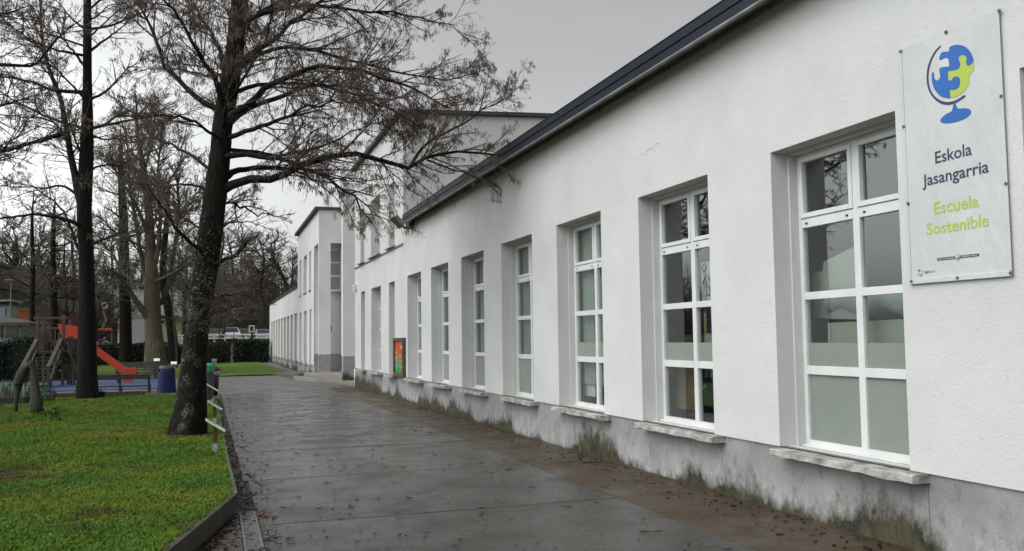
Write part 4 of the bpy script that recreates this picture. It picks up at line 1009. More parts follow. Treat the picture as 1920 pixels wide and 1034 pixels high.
BY = 28.8
B = lambda px, dy, r: limb(px, BY, dy, r)
left_path = [tuple(pt(164, 746, BY))] + [tuple(pt(x, y, BY)) for x, y in [(164, 700), (164, 620), (163, 540), (161, 470), (158, 400), (160, 340), (163, 264), (164, 169), (164, 72), (164, -20), (166, -140), (168, -260)]]
left_r = [v * 29.4 / 1700 for v in [18, 14.5, 13, 12, 11.5, 12, 9, 7.5, 6.5, 6, 5, 3, 1]]
left_limbs = [
    B([(158, 405), (147, 362), (138, 310), (126, 256), (116, 193), (97, 145), (82, 87), (75, 30), (72, -40)], .5, .13),
    B([(124, 250), (80, 262), (40, 275), (0, 282), (-60, 290)], -1.5, .08), B([(161, 243), (198, 234), (218, 218), (271, 218), (310, 205)], 1.0, .06),
    B([(164, 174), (102, 170), (63, 155), (0, 142), (-60, 130)], .5, .07), B([(155, 430), (147, 421), (97, 406), (48, 404), (0, 411), (-40, 420)], -1.0, .075),
    B([(157, 480), (145, 464), (130, 421), (111, 387), (63, 353), (20, 340)], 1.0, .055), B([(165, 463), (190, 450), (218, 440), (250, 425)], -1.5, .05),
    B([(162, 330), (172, 319), (193, 310), (222, 310), (250, 300)], 1.5, .05), B([(150, 370), (120, 350), (80, 352), (30, 350), (0, 352)], 2, .05),
    B([(160, 300), (140, 262), (128, 215), (134, 180)], -1.0, .04), B([(126, 260), (100, 230), (60, 220), (0, 222)], -1.5, .04),
    B([(164, 100), (190, 80), (225, 55), (260, 20)], 1.0, .05), B([(164, 130), (140, 100), (110, 60), (95, 20)], -1.0, .05), B([(164, 60), (130, 30), (90, -20)], 1.5, .045),
    B([(164, 190), (200, 170), (240, 130), (270, 110)], -.8, .05), B([(164, 20), (200, -10), (240, -50)], -1.0, .04), B([(164, 250), (200, 262), (240, 255), (280, 262)], 2.2, .04),
]
_C = catmull(left_path, 60)
left_limbs += auto_limbs(_rng, _C, None, 14, .45, .9, 2.5, 5, .35, .06)
AL2 = dict(tn=90, tk=16, rough=.06, flare=.08, n2=380, l2=(.9, 2.4), n2t=20, t2t=.35, n3=5, l3=(.4, 1.15), n3l=320, n4=3, l4=(.15, .45), r2=.02, t2=.006, r3=.0085, t3=.0045, r4=.0045, t4=.003, up2=.1, dr4=-.05, ck=2, cl=.07, cr=.006, cp=.28)
tree('alder_tree', 'tall straight black trunked alder standing in front of the playground', 'bare alder trees on the lawn', left_path, left_r, left_limbs, [W['bark2'], W['branch'], W['twig'], W['catkin']], 22, AL2)

CY = 22.0
Cc = lambda px, dy, r: limb(px, CY, dy, r)
off_path = [tuple(pt(-190, 800, CY)), tuple(pt(-188, 600, CY)), tuple(pt(-180, 400, CY)), tuple(pt(-176, 200, CY)), tuple(pt(-172, 60, CY)), tuple(pt(-168, -150, CY)), tuple(pt(-165, -380, CY))]
off_r = [.30, .24, .20, .17, .14, .09, .02]
off_limbs = [Cc([(-172, 150), (-80, 130), (0, 122), (63, 121), (87, 97), (108, 72), (150, 40)], .5, .075), Cc([(-175, 200), (-90, 165), (0, 140), (20, 150), (30, 190)], 1.0, .05), Cc([(-175, 260), (-80, 230), (0, 200), (50, 186), (90, 190)], -1.0, .055),
    Cc([(-178, 60), (-100, 20), (-20, -10), (60, -20)], .6, .06), Cc([(-178, 330), (-90, 310), (-20, 300), (40, 280)], 1.2, .055), Cc([(-176, 120), (-90, 60), (0, 30), (60, 10)], -1.2, .05)]
_C = catmull(off_path, 60); off_limbs += auto_limbs(_rng, _C, None, 12, .3, .9, 2.0, 4.2, .4, .06)
AL3 = dict(AL2); AL3.update(n2=150, n3l=90, ck=2)
tree('alder_tree', 'alder at the left edge of the lawn reaching its catkin branches in from the side', 'bare alder trees on the lawn', off_path, off_r, off_limbs, [W['bark2'], W['branch'], W['twig'], W['catkin']], 23, AL3)

DY = 50.0
Dd = lambda px, dy, r: limb(px, DY, dy, r)
pale_path = [tuple(pt(295, 703, DY)), tuple(pt(292, 680, DY)), tuple(pt(290, 640, DY)), tuple(pt(287, 600, DY)), tuple(pt(285, 560, DY)), tuple(pt(283, 500, DY)), tuple(pt(281, 440, DY)), tuple(pt(277, 370, DY)), tuple(pt(268, 310, DY)), tuple(pt(258, 250, DY)), tuple(pt(255, 180, DY))]
pale_r = [v * 50.5 / 1700 for v in [20, 16, 13.5, 13, 10, 8, 7, 6, 4.5, 3, 1]]
pale_limbs = [
    Dd([(283, 605), (262, 575), (240, 540), (225, 518), (205, 508), (180, 515)], -1.5, .22), Dd([(286, 600), (300, 570), (312, 545), (322, 500), (330, 440), (335, 380), (330, 320)], 1.0, .18),
    Dd([(284, 560), (268, 500), (258, 440), (248, 380), (240, 300), (236, 240)], 1.5, .16), Dd([(283, 520), (296, 470), (300, 410), (296, 350), (300, 280), (305, 220)], -1.0, .16),
    Dd([(281, 450), (262, 400), (235, 350), (215, 320), (205, 270)], -2, .13), Dd([(278, 390), (300, 360), (325, 330), (350, 290)], 2, .11), Dd([(283, 530), (310, 520), (345, 500), (385, 470)], -2, .13),
    Dd([(284, 545), (240, 520), (205, 470), (175, 450)], 2.5, .12), Dd([(281, 470), (240, 450), (210, 430), (180, 400)], -1, .1), Dd([(270, 320), (285, 270), (290, 220), (285, 180)], .5, .08), Dd([(280, 420), (320, 400), (350, 395), (390, 360)], 1.0, .09)]
_C = catmull(pale_path, 60); pale_limbs += auto_limbs(_rng, _C, None, 10, .45, .95, 3, 6, .7, .09)
PALE = dict(tn=60, tk=16, rough=.05, flare=.15, n2=560, l2=(1.2, 3.4), n2t=20, t2t=.4, n3=5, l3=(.6, 1.9), n3l=240, n4=3, l4=(.3, .9), r2=.03, t2=.010, r3=.014, t3=.008, r4=.009, t4=.006, up2=.28, up3=.2, up4=.1, dr4=0, flat=.9)
tree('plane_tree', 'big pale olive barked tree forking low behind the far bench', 'bare trees round the playground', pale_path, pale_r, pale_limbs, [W['pale_bark'], W['pale_bark'], W['pale_twig']], 24, PALE)

def simple_tree(px_path, Y, radii, seed, label, n_l, up, mats, p, name='bare_tree', group='bare trees round the playground', lo=2, hi=4, t0=.35):
    path = [tuple(pt(x, y, Y)) for x, y in px_path]; C = catmull(path, 60); r = np.random.default_rng(seed)
    return tree(name, label, group, path, radii, auto_limbs(r, C, None, n_l, t0, .95, lo, hi, up, radii[0] * .35), mats, seed, p)
THIN = dict(tn=40, tk=10, rough=.05, flare=.1, n2=75, l2=(.9, 2.4), n2t=14, t2t=.35, n3=4, l3=(.5, 1.4), n3l=50, n4=3, l4=(.25, .7), r2=.02, t2=.009, r3=.012, t3=.007, r4=.008, t4=.005, up2=.15)
DK = [W['bark2'], W['branch'], W['bg_twig']]
simple_tree([(236, 684), (236, 640), (235, 580), (233, 520), (232, 440), (228, 340), (226, 240)], 56, [.36, .33, .31, .28, .24, .16, .02], 31, 'thick dark trunked tree in front of the pale container cabin', 8, .5, DK, THIN)
simple_tree([(329, 684), (324, 640), (316, 580), (308, 540), (306, 490), (312, 420), (318, 330)], 54, [.30, .27, .23, .2, .17, .12, .02], 32, 'slender dark tree leaning left beside the pale forked tree', 12, .5, DK, THIN)
simple_tree([(332, 690), (330, 650), (325, 600), (323, 560), (320, 500)], 50, [.055, .05, .045, .04, .01], 33, 'thin grey sapling behind the small white plaque', 6, .9, [W['pale_bark'], W['pale_bark'], W['pale_twig']], dict(THIN, n2=30, n3l=20, n2t=6), lo=.8, hi=1.6)
simple_tree([(62, 690), (61, 620), (60, 560), (62, 500), (60, 420), (64, 350)], 52, [.16, .14, .13, .11, .08, .01], 34, 'slim dark tree left of the playground frame', 10, .35, DK, THIN)
simple_tree([(104, 690), (103, 620), (101, 560), (99, 500), (100, 440), (104, 360)], 54, [.24, .21, .19, .15, .11, .01], 35, 'dark tree rising behind the playground frame', 12, .3, DK, THIN)
simple_tree([(128, 690), (126, 620), (124, 560), (120, 500), (122, 430)], 57, [.09, .08, .07, .06, .01], 36, 'thin dark tree between playground frame and red slide', 8, .3, DK, dict(THIN, n2=80))
simple_tree([(370, 690), (372, 630), (376, 560), (380, 490), (384, 420), (390, 350)], 60, [.2, .18, .16, .13, .09, .01], 37, 'dark bare tree hidden behind the leaning alder trunk', 14, .35, DK, THIN, t0=.25)

# ---- background wood: four kinds of bare tree, copied
BGP = dict(tn=24, tk=8, rough=.05, flare=.2, n2=120, l2=(1.4, 3.6), n2t=16, t2t=.2, n3=5, l3=(.8, 2.2), n3l=90, n4=3, l4=(.5, 1.4), r2=.035, t2=.016, r3=.02, t3=.012, r4=.013, t4=.009, up2=.22, up3=.12, flat=.8)
protos = []
BG_LABEL = ['bare brown tree with a broad crown in the wood beyond the school grounds', 'tall bare brown tree with a narrow crown in the wood beyond the grounds', 'bare brown tree with low spreading limbs in the wood beyond the grounds', 'short dense brown bare tree in the wood beyond the grounds']
BG_GROUP = ['broad crowned trees of the far wood', 'narrow crowned trees of the far wood', 'low limbed trees of the far wood', 'short trees of the far wood']
for k in range(4):
    r = np.random.default_rng(60 + k); H = [11.5, 13, 10.5, 7.5][k]
    path = [(0, 0, 0), (r.normal(0, .15), r.normal(0, .15), H * .25), (r.normal(0, .3), r.normal(0, .3), H * .5), (r.normal(0, .4), r.normal(0, .4), H * .8), (r.normal(0, .5), r.normal(0, .5), H)]
    C = catmull(path, 60)
    tr = tree('bare_tree', BG_LABEL[k], BG_GROUP[k], path, [.26, .21, .16, .09, .01],
              auto_limbs(r, C, None, 16, [.3, .35, .15, .12][k], .95, [3, 2, 3.5, 2.2][k], [5.5, 3.5, 6, 4][k], [.6, .9, .35, .6][k], .1), [W['bg_bark'], W['bg_bark'], W['bg_twig']], 60 + k, BGP)
    protos.append(tr)
BG = [(-30, 100, 0, 1.0, 'bare brown tree filling the left edge above the street lamp'), (30, 100, 2, 1.0, 'bare low limbed tree rising behind the shed at the left edge'), (95, 106, 0, 1.05, 'bare brown tree rising behind the orange cladding of the left building'),
      (140, 92, 2, 1.1, 'bare low limbed tree behind the left alder trunk'), (185, 84, 3, 1.2, 'short dense bare tree behind the boom lift'), (215, 98, 2, 1.1, 'bare brown tree at the left corner of the pale cabin'),
      (300, 104, 0, .95, 'broad bare tree standing right behind the pale cabin'), (345, 100, 2, 1.0, 'bare low limbed tree at the right end of the pale cabin'), (372, 92, 2, 1.0, 'bare brown tree behind the leaning alder trunk by the white fence'),
      (430, 99, 3, 1.1, 'short dense bare tree behind the white parked car'), (10, 112, 1, 1.0, 'tall narrow bare tree far left behind the shed'), (60, 104, 0, 1.1, 'broad bare tree far behind the brown brick building'),
      (-70, 104, 2, 1.2, 'bare tree reaching in from beyond the left edge'), (75, 102, 3, 1.5, 'short dense bare tree behind the roof of the brick building'), (20, 98, 3, 1.5, 'short dense bare tree behind the street lamp and shed'), (415, 92, 3, .8, 'small dense bare tree at the left end of the parked cars'),
      (262, 112, 1, .9, 0), (410, 108, 0, .95, 0), (440, 116, 2, 1.05, 0), (470, 122, 0, .95, 0), (395, 124, 1, .9, 0), (500, 130, 0, .9, 0), (525, 112, 3, 1.3, 0), (545, 135, 1, .8, 0), (355, 118, 0, 1.0, 0), (120, 110, 0, 1.0, 0),
      (165, 118, 1, .95, 0), (240, 126, 0, 1.0, 0), (320, 128, 1, .9, 0), (455, 134, 0, 1.0, 0), (485, 112, 3, 1.3, 0), (385, 140, 0, 1.1, 0), (565, 118, 3, 1.2, 0), (600, 130, 2, 1.0, 0)]
first = [True] * 4
rr = random.Random(3)
for px, Y, k, s, lab in BG:
    p = pt(px, 640, Y); dest = Vector((p.x, Y, gz(Y) - .05))
    if first[k]: o = protos[k]; first[k] = False
    else: o = copy_thing(protos[k], (0, 0, 0))
    o['label'] = lab or BG_LABEL[k]; o['group'] = 'bare trees along the edge of the grounds' if lab else BG_GROUP[k]
    o.location = dest; o.rotation_euler = (0, 0, rr.uniform(0, 6.28)); s *= 1.3 if 390 < px < 550 and Y > 105 else 1.0; o.scale = (s, s, s * rr.uniform(.92, 1.08))

# far wood: brush of bare stems that reads as one brown mass
def brush(name, n, xr, yr, h0, h1, seed, mat, rad=.03):
    r = np.random.default_rng(seed); x = r.uniform(*xr, n); y = r.uniform(*yr, n); z = np.array([gz(v) for v in y])
    d = norm(np.stack([r.normal(0, .33, n), r.normal(0, .33, n), np.ones(n)], 1)); L = r.uniform(h0, h1, n)
    P = np.zeros((n, 5, 3)); P[:, 0] = np.stack([x, y, z], 1); cur = P[:, 0]
    for j in range(1, 5): d = norm(d + r.normal(size=(n, 3)) * .14 + np.array([0, 0, .08])); cur = cur + d * (L / 4)[:, None]; P[:, j] = cur
    R = rad * np.linspace(1, .35, 5)[None] * r.uniform(.6, 1.4, n)[:, None]
    P2, R2 = grow(P, R, 7, .2, .8, 2.4, 4, 20, 65, r, .25, 0, .2, rad * .55, rad * .3)
    v, f = join([tubes(P, R, 3), tubes(P2, R2, 3)]); o = link(name, np_mesh(name, v, f), mat); o['kind'] = 'stuff'; return o
brush('far_wood', 2600, (-66, 16), (122, 150), 5, 12.5, 91, W['wood_stuff'], .055)
brush('undergrowth', 1700, (-44, 8), (104, 126), 1.5, 6.5, 92, W['wood_stuff'], .04)
# ================================================================== THINGS ON THE FACADE
# ---- banner
XB = XW - .018
ban = thing('banner', 'white vinyl banner with a blue and green puzzle globe beside the nearest window', 'banner', (XB, 4.98, 1.96))
Y0, Y1, Z0, Z1 = 4.526, 5.436, 1.958, 3.724
ny, nz = 26, 44; V = []; F = []
for j in range(nz + 1):
    for i in range(ny + 1):
        u, v = i / ny, j / nz
        y = Y0 + (Y1 - Y0) * u; z = Z0 + (Z1 - Z0) * v
        edge = min(u, 1 - u) * 2; ed2 = min(v, 1 - v) * 2
        x = XB - .0009 - .0005 * math.sin(7 * u + 3 * v) * edge - .0005 * math.sin(9.3 * u + 8 * v) * min(1, 3 * ed2) * edge
        sag = .006 * math.sin(math.pi * ((u * 2) % 1.0)) if j == nz else 0
        V.append((x, y, z - sag))
for j in range(nz):
    for i in range(ny):
        a = j * (ny + 1) + i; F.append((a + 1, a, a + ny + 1, a + ny + 2))
cl = link('sheet', np_mesh('sheet', V, F, True), W['vinyl'], ban)
MB().box(XB - .0075, XB + .001, Y0 + .001, Y1 - .001, Z0 - .003, Z0 + .034).build('hem', W['vinyl'], ban, bevel=.003)
MB().box(XB - .0065, XB + .001, Y1 - .026, Y1 + .002, Z0 + .036, Z1 - .003).build('hem', W['vinyl'], ban, bevel=.002)
MB().box(XB - .0065, XB + .001, Y0 - .002, Y0 + .026, Z0 + .036, Z1 - .003).build('hem', W['vinyl'], ban, bevel=.002)
for y, z in [(5.419, 3.706), (4.975, 3.708), (4.518, 3.700), (4.536, 3.135), (4.533, 2.557), (5.42, 3.134), (5.41, 2.555), (5.408, 1.977), (4.972, 1.974), (4.532, 1.976)]:
    m = MB(); m.tube([(XB - .004, y, z), (XB - .012, y, z)], [.013, .012], 12); e = m.build('eyelet', W['steel'], ban)
    m = MB(); m.tube([(XB - .0122, y, z), (XB - .0135, y, z)], .006, 8); m.build('screw', W['dark'], e)

from mathutils.geometry import tessellate_polygon
def smooth_poly(pts, n=5):
    P = np.array(pts, float); out = []
    for i in range(len(P)):
        a, b, c, d = P[i - 1], P[i], P[(i + 1) % len(P)], P[(i + 2) % len(P)]
        corner = np.dot(norm(b - a), norm(c - b)) < .25 or np.dot(norm(c - b), norm(d - c)) < .25
        for k in range(n):
            t = k / n
            out.append(b + (c - b) * t if corner else .5 * ((2 * b) + (-a + c) * t + (2 * a - 5 * b + 4 * c - d) * t * t + (-a + 3 * b - 3 * c + d) * t ** 3))
    return np.array(out)
def on_wall(px, py):                                     # a spot of the print, measured on the photo
    d = _r * (px - 960.0) + _u * (517.0 - py) + _f * FPX; t = (XB - .012) / d.x; p = EYE + d * t; return p.y, p.z
def flat_print(name, poly, mat, off=0.0028, conv=True):
    yz = [on_wall(1700 + x / 5.744, 60 + y / 5.744) for x, y in smooth_poly(poly)] if conv else poly
    V = [Vector((XB - off, y, z)) for y, z in yz]; tri = tessellate_polygon([V])
    me = bpy.data.meshes.new(name); me.from_pydata([tuple(v) for v in V], [], [tuple(t) for t in tri]); me.update()
    return link(name, me, mat, ban)
seam = [(437, 428), (510, 415), (548, 398), (566, 365), (565, 335), (555, 305), (550, 283), (562, 262), (590, 252), (618, 258), (632, 278), (631, 310), (630, 340), (640, 360), (662, 365), (688, 348)]
lower = [(455, 640), (460, 627), (505, 628), (545, 605), (562, 570), (565, 520), (550, 490), (520, 478), (490, 492), (465, 522), (445, 522), (437, 500)]
globe_blue = [(447, 165), (480, 148), (530, 138), (580, 143), (630, 168), (670, 210), (700, 270), (709, 318)] + seam[::-1] + lower[::-1] + [(462, 716), (400, 712), (350, 690), (310, 650), (280, 600), (262, 540), (257, 485), (262, 440), (285, 433), (284, 470), (290, 500), (305, 520), (325, 518), (345, 495), (350, 465), (341, 435), (340, 405), (355, 385), (400, 375), (445, 372), (444, 330), (435, 290), (415, 278), (390, 285), (360, 303), (342, 298), (340, 275), (355, 235), (380, 215), (430, 211), (447, 195)]
globe_green = seam + [(710, 318), (713, 370), (710, 428), (690, 430), (672, 450), (665, 490), (662, 520), (672, 535), (655, 575), (620, 625), (570, 670), (520, 700), (462, 716)] + lower
ring = [(350, 145), (300, 195), (250, 280), (215, 380), (203, 480), (210, 570), (235, 650), (275, 710), (330, 758), (390, 783), (450, 785), (510, 768), (570, 735), (630, 692), (610, 678), (560, 712), (500, 742), (440, 755), (390, 750), (335, 728), (285, 685), (250, 630), (230, 560), (224, 480), (235, 390), (265, 295), (310, 215), (360, 155)]
stand = [(496, 775), (512, 775), (528, 805), (545, 826), (600, 822), (655, 828), (683, 855), (675, 885), (640, 920), (570, 955), (480, 980), (400, 985), (360, 975), (350, 955), (370, 920), (420, 880), (470, 855), (485, 810)]
flat_print('globe_print', globe_blue, W['print_blue']); flat_print('globe_print', globe_green, W['print_green'], .0030); flat_print('globe_ring', ring, W['print_navy'], .0031); flat_print('globe_stand', stand, W['print_blue'])

def lettering(txt, yl, yr, zb, cap, mat, parent, X, bold=0.0, name='lettering', ztop_char='E'):
    cu = bpy.data.curves.new('t', 'FONT'); cu.body = txt; cu.size = 1.0; cu.offset = bold; cu.resolution_u = 3
    o = bpy.data.objects.new('t', cu); COL.objects.link(o)
    bpy.context.view_layer.update()
    me = bpy.data.meshes.new_from_object(o.evaluated_get(bpy.context.evaluated_depsgraph_get()))
    cu.body = ztop_char; bpy.context.view_layer.update()
    ref = bpy.data.meshes.new_from_object(o.evaluated_get(bpy.context.evaluated_depsgraph_get()))
    ch = max(v.co.y for v in ref.vertices); bpy.data.meshes.remove(ref)
    bpy.data.objects.remove(o)
    xs = [v.co.x for v in me.vertices]; a, b = min(xs), max(xs); sx = (yl - yr) / (b - a); sz = cap / ch
    for v in me.vertices: v.co = (X, yl - (v.co.x - a) * sx, zb + v.co.y * sz)
    me.update(); me.materials.clear(); me.materials.append(mat); me.name = name
    q = bpy.data.objects.new(name, me); COL.objects.link(q); q.parent = parent
    q.matrix_parent_inverse = Matrix.Translation(-parent.location) if parent.type == 'EMPTY' else Matrix.Identity(4)
    return q
XL = XB - 0.0028
lettering('Eskola', 5.131, 4.803, 2.802, .084, W['print_navy'], ban, XL, .012)
lettering('Jasangarria', 5.262, 4.668, 2.658, .084, W['print_navy'], ban, XL, .012)
lettering('Escuela', 5.163, 4.767, 2.442, .084, W['print_green'], ban, XL, .012)
lettering('Sostenible', 5.242, 4.688, 2.301, .084, W['print_green'], ban, XL, .012)
flat_print('government_bar', [(5.156, 2.107), (4.783, 2.107), (4.783, 2.1265), (5.156, 2.1265)], W['print_navy'], 0.0028, False)
lettering('EUSKO JAURLARITZA', 5.146, 4.998, 2.1125, .0085, W['print_white'], ban, XL - .0006, .01)
lettering('GOBIERNO VASCO', 4.938, 4.797, 2.1125, .0085, W['print_white'], ban, XL - .0006, .01)
circ = lambda y, z, ry, rz, n=20, a0=0, a1=360: [(y + ry * math.cos(math.radians(a0 + (a1 - a0) * i / n)), z + rz * math.sin(math.radians(a0 + (a1 - a0) * i / n))) for i in range(n)]
flat_print('emblem', circ(4.968, 2.1165, .0215, .0215), W['print_grey'], .0034, False)
flat_print('emblem_quarter', [(4.967, 2.117), (4.951, 2.117), (4.953, 2.104), (4.966, 2.099)], W['print_red'], .0038, False)
flat_print('emblem_quarter', [(4.984, 2.118), (4.970, 2.118), (4.970, 2.131), (4.981, 2.128)], W['print_white'], .0038, False)
for a in (30, 120, 210, 300):
    o_ = circ(5.322, 2.034, .026, .026, 7, a, a + 62); i_ = circ(5.322, 2.034, .013, .013, 5, a + 48, a + 8)
    flat_print('logo_arc', o_ + i_, W['print_navy' if a in (30, 210) else 'print_grey'], 0.0028, False)
lettering('ingura', 5.281, 5.222, 2.028, .013, W['print_navy'], ban, XL, .004, ztop_char='x')
lettering('gela', 5.219, 5.176, 2.028, .013, W['print_grey'], ban, XL, 0, ztop_char='x')

# ---- poster case between the block's slit windows and the wing
pc = thing('poster_case', 'brown framed wall case holding an orange and green poster', 'poster case', (XW, 24.75, .57))
py0, py1, pz0, pz1 = 24.03, 25.47, .565, 1.64; t = .13
m = MB(); m.box(XW - .085, XW, py0, py0 + .17, pz0, pz1).box(XW - .085, XW, py1 - .17, py1, pz0, pz1).box(XW - .085, XW, py0 + .17, py1 - .17, pz0, pz0 + .11).box(XW - .085, XW, py0 + .17, py1 - .17, pz1 - .09, pz1)
m.build('frame', W['brown_frame'], pc, bevel=.006)
mt, nt, bs = new_mat('poster_print'); v = coords(nt); sp = N(nt, 'ShaderNodeSeparateXYZ'); nt.links.new(v, sp.inputs[0])
hh = N(nt, 'ShaderNodeMapRange'); hh.inputs['From Min'].default_value = 1.02; hh.inputs['From Max'].default_value = 1.24
nt.links.new(math_n(nt, 'ADD', sp.outputs['Z'], math_n(nt, 'MULTIPLY', noise(nt, v, 3, 3), .12)), hh.inputs['Value'])
nt.links.new(mix(nt, hh.outputs['Result'], (.035, .24, .05), (.50, .085, .02)), bs.inputs['Base Color']); bs.inputs['Roughness'].default_value = .35
MB().box(XW - .045, XW - .002, py0 + .17, py1 - .17, pz0 + .11, pz1 - .09).build('poster', mt, pc)
m = MB(); r = random.Random(4)
for k in range(16):
    y = 24.3 + r.uniform(0, .9); z = .75 + r.uniform(0, .55); w_, h_ = r.uniform(.03, .09), r.uniform(.02, .07)
    m.quad((XW - .047, y, z), (XW - .047, y + w_, z + h_ * .4), (XW - .047, y + w_ * .8, z + h_ * 1.2), (XW - .047, y - w_ * .2, z + h_))
for k in range(10): m.quad((XW - .047, 25.2, .74 + k * .035), (XW - .047, 25.14, .74 + k * .035), (XW - .047, 25.14, .756 + k * .035), (XW - .047, 25.2, .756 + k * .035))
for k in range(3): m.quad((XW - .047, 24.5, 1.41 - k * .035), (XW - .047, 24.24, 1.41 - k * .035), (XW - .047, 24.24, 1.435 - k * .035), (XW - .047, 24.5, 1.435 - k * .035))
pm_ = m.build('print_marks', W['print_white'], pc, fix=False); pm_['kind'] = 'stuff'

# ---- floodlight under the end of the eaves
fl = thing('floodlight', 'grey floodlight with dark ballast box under the end of the eaves', 'floodlight', (4.9, 23.6, 4.5))
MB().box(4.76, 4.90, 22.85, 23.3, 4.47, 4.655).build('ballast_box', W['flood_dark'], fl, bevel=.008)
h = bpy.data.objects.new('lamp_head', None)
c = Vector(pt(743, 418, 23.75)); ax = Vector((-.75, .12, -.66)).normalized(); sd = ax.cross(Vector((0, 1, 0))).normalized(); up_ = Vector((0, 1, 0))
m = MB(); A_ = [c + sd * i * .19 + Vector((0, j * .25, 0)) for i, j in ((-1, -1), (1, -1), (1, 1), (-1, 1))]; B_ = [c - ax * .13 + sd * i * .13 + Vector((0, j * .17, 0)) for i, j in ((-1, -1), (1, -1), (1, 1), (-1, 1))]
q = len(m.v); m.v += [tuple(a) for a in A_] + [tuple(b) for b in B_]; m.f += [(0, 1, 2, 3), (7, 6, 5, 4), (0, 4, 5, 1), (1, 5, 6, 2), (2, 6, 7, 3), (3, 7, 4, 0)]
hd = m.build('lamp_head', W['flood'], fl, bevel=.012)
m = MB(); m.prism([tuple(c + ax * .002 + sd * i * .17 + Vector((0, j * .23, 0))) for i, j in ((-1, -1), (1, -1), (1, 1), (-1, 1))], ax * .012); m.build('lamp_glass', W['far_glass'], hd)
m = MB(); m.tube([(4.84, 23.1, 4.56), (4.80, 23.7, 4.55), tuple(c - ax * .06)], .018, 8); m.build('bracket', W['flood_dark'], fl)
m = MB(); m.tube([tuple(c - ax * .1), (4.76, 23.7, 4.38), (4.85, 23.3, 4.32), (4.885, 23.0, 4.36), (4.885, 22.95, 4.45)], .008, 6); m.build('cable', W['cable'], fl)

ab = thing('alarm_box', 'small pale alarm box on the wall near the entrance pier', 'alarm box', (XW, 32.9, 3.4))
MB().box(XW - .12, XW, 32.72, 33.05, 3.38, 3.58).build('case', W['white'], ab, bevel=.01)
MB().box(XW - .126, XW - .12, 32.80, 32.97, 3.43, 3.53).build('grille', W['lip'], ab)

# ================================================================== THINGS INSIDE THE NEAR WINDOWS
def sheet_thing(name, label, cat, poly, x, th, mat, sub=0):
    """an upright board standing just behind a window; poly in (y, z)"""
    m = MB(); m.prism([(x, y, z) for y, z in poly], (th, 0, 0)); o = m.build(name, mat, None, bevel=min(.004, th * .3)); return tag(o, label, cat)
sheet_thing('cardboard_panel', 'cream cardboard panel leaning behind the nearest window', 'panel', [(7.280, 1.75), (6.600, 1.72), (6.640, 2.38), (7.100, 2.27), (7.120, 2.19), (7.270, 2.17)], 5.40, .012, W['offwhite'])
sheet_thing('cardboard_panel', 'pale plain board low behind the nearest window under the wrapped bundle', 'panel', [(7.05, .65), (5.45, .65), (5.45, 1.72), (7.02, 1.70)], 5.36, .012, W['offwhite'])
def bundle():
    V = []; F = []; n, k = 26, 12; r = np.random.default_rng(3)
    for i in range(n + 1):
        y = 5.35 + 1.72 * i / n
        for j in range(k):
            t = 2 * math.pi * j / k; rx, rz = .16, .115 + .02 * math.sin(i * .7)
            V.append((5.46 + rx * .55 * math.cos(t) - .01, y, 1.885 + .02 * math.sin(i * .9) + rz * math.sin(t) + r.normal(0, .009)))
    for i in range(n):
        for j in range(k): F.append((i * k + j, i * k + (j + 1) % k, (i + 1) * k + (j + 1) % k, (i + 1) * k + j))
    return np_mesh('wrapped_bundle', V, F, True)
tag(link('wrapped_bundle', bundle(), W['wrap']), 'long bundle in clear plastic wrap across the nearest window', 'bundle')
dr = thing('drawing', 'white sheet with a black line drawing of a figure taped in the second window', 'drawing', (5.33, 8.95, 1.99))
MB().box(5.330, 5.332, 8.68, 9.215, 1.99, 2.44).build('paper', W['white'], dr)
def stroke(pts, r=.006):
    m = MB(); m.tube([(5.327, y, z) for y, z in pts], r, 5); m.build('pen_line', W['dark'], dr)
stroke([(9.14 + .045 * math.cos(a), 2.37 + .04 * math.sin(a)) for a in np.linspace(0, 6.3, 14)])
stroke([(9.180, 2.19), (9.120, 2.27), (9.060, 2.28), (9.000, 2.20), (8.940, 2.24), (8.880, 2.29)]); stroke([(9.120, 2.26), (9.080, 2.16), (9.100, 2.08), (9.070, 2.04), (9.030, 2.06), (9.030, 2.16)]); stroke([(9.030, 2.14), (8.970, 2.08), (8.940, 2.12), (8.980, 2.20)])
sheet_thing('wood_board', 'brown grained wood board behind the lowest pane of the second window', 'board', [(10.160, .72), (9.420, .72), (9.420, 1.24), (10.160, 1.24)], 5.36, .015, W['ply'])
sheet_thing('green_board', 'dark green board behind the lowest right pane of the second window', 'board', [(9.300, .8), (8.620, .8), (8.620, 1.06), (9.300, 1.06)], 5.37, .015, W['green_board'])
sheet_thing('wood_strip', 'light wood strip upright behind the second window', 'strip', [(9.390, 1.45), (9.340, 1.45), (9.340, 1.86), (9.390, 1.86)], 5.45, .02, M('light_wood', (.36, .25, .12), rough=.6))
sheet_thing('white_card', 'small white card below the drawing in the second window', 'card', [(9.200, 1.33), (8.870, 1.33), (8.870, 1.62), (9.200, 1.62)], 5.36, .004, W['offwhite'])
sheet_thing('white_card', 'white square card behind the low pane of the third window', 'card', [(12.800, .72), (12.330, .72), (12.330, 1.04), (12.800, 1.04)], 5.33, .004, W['white'])

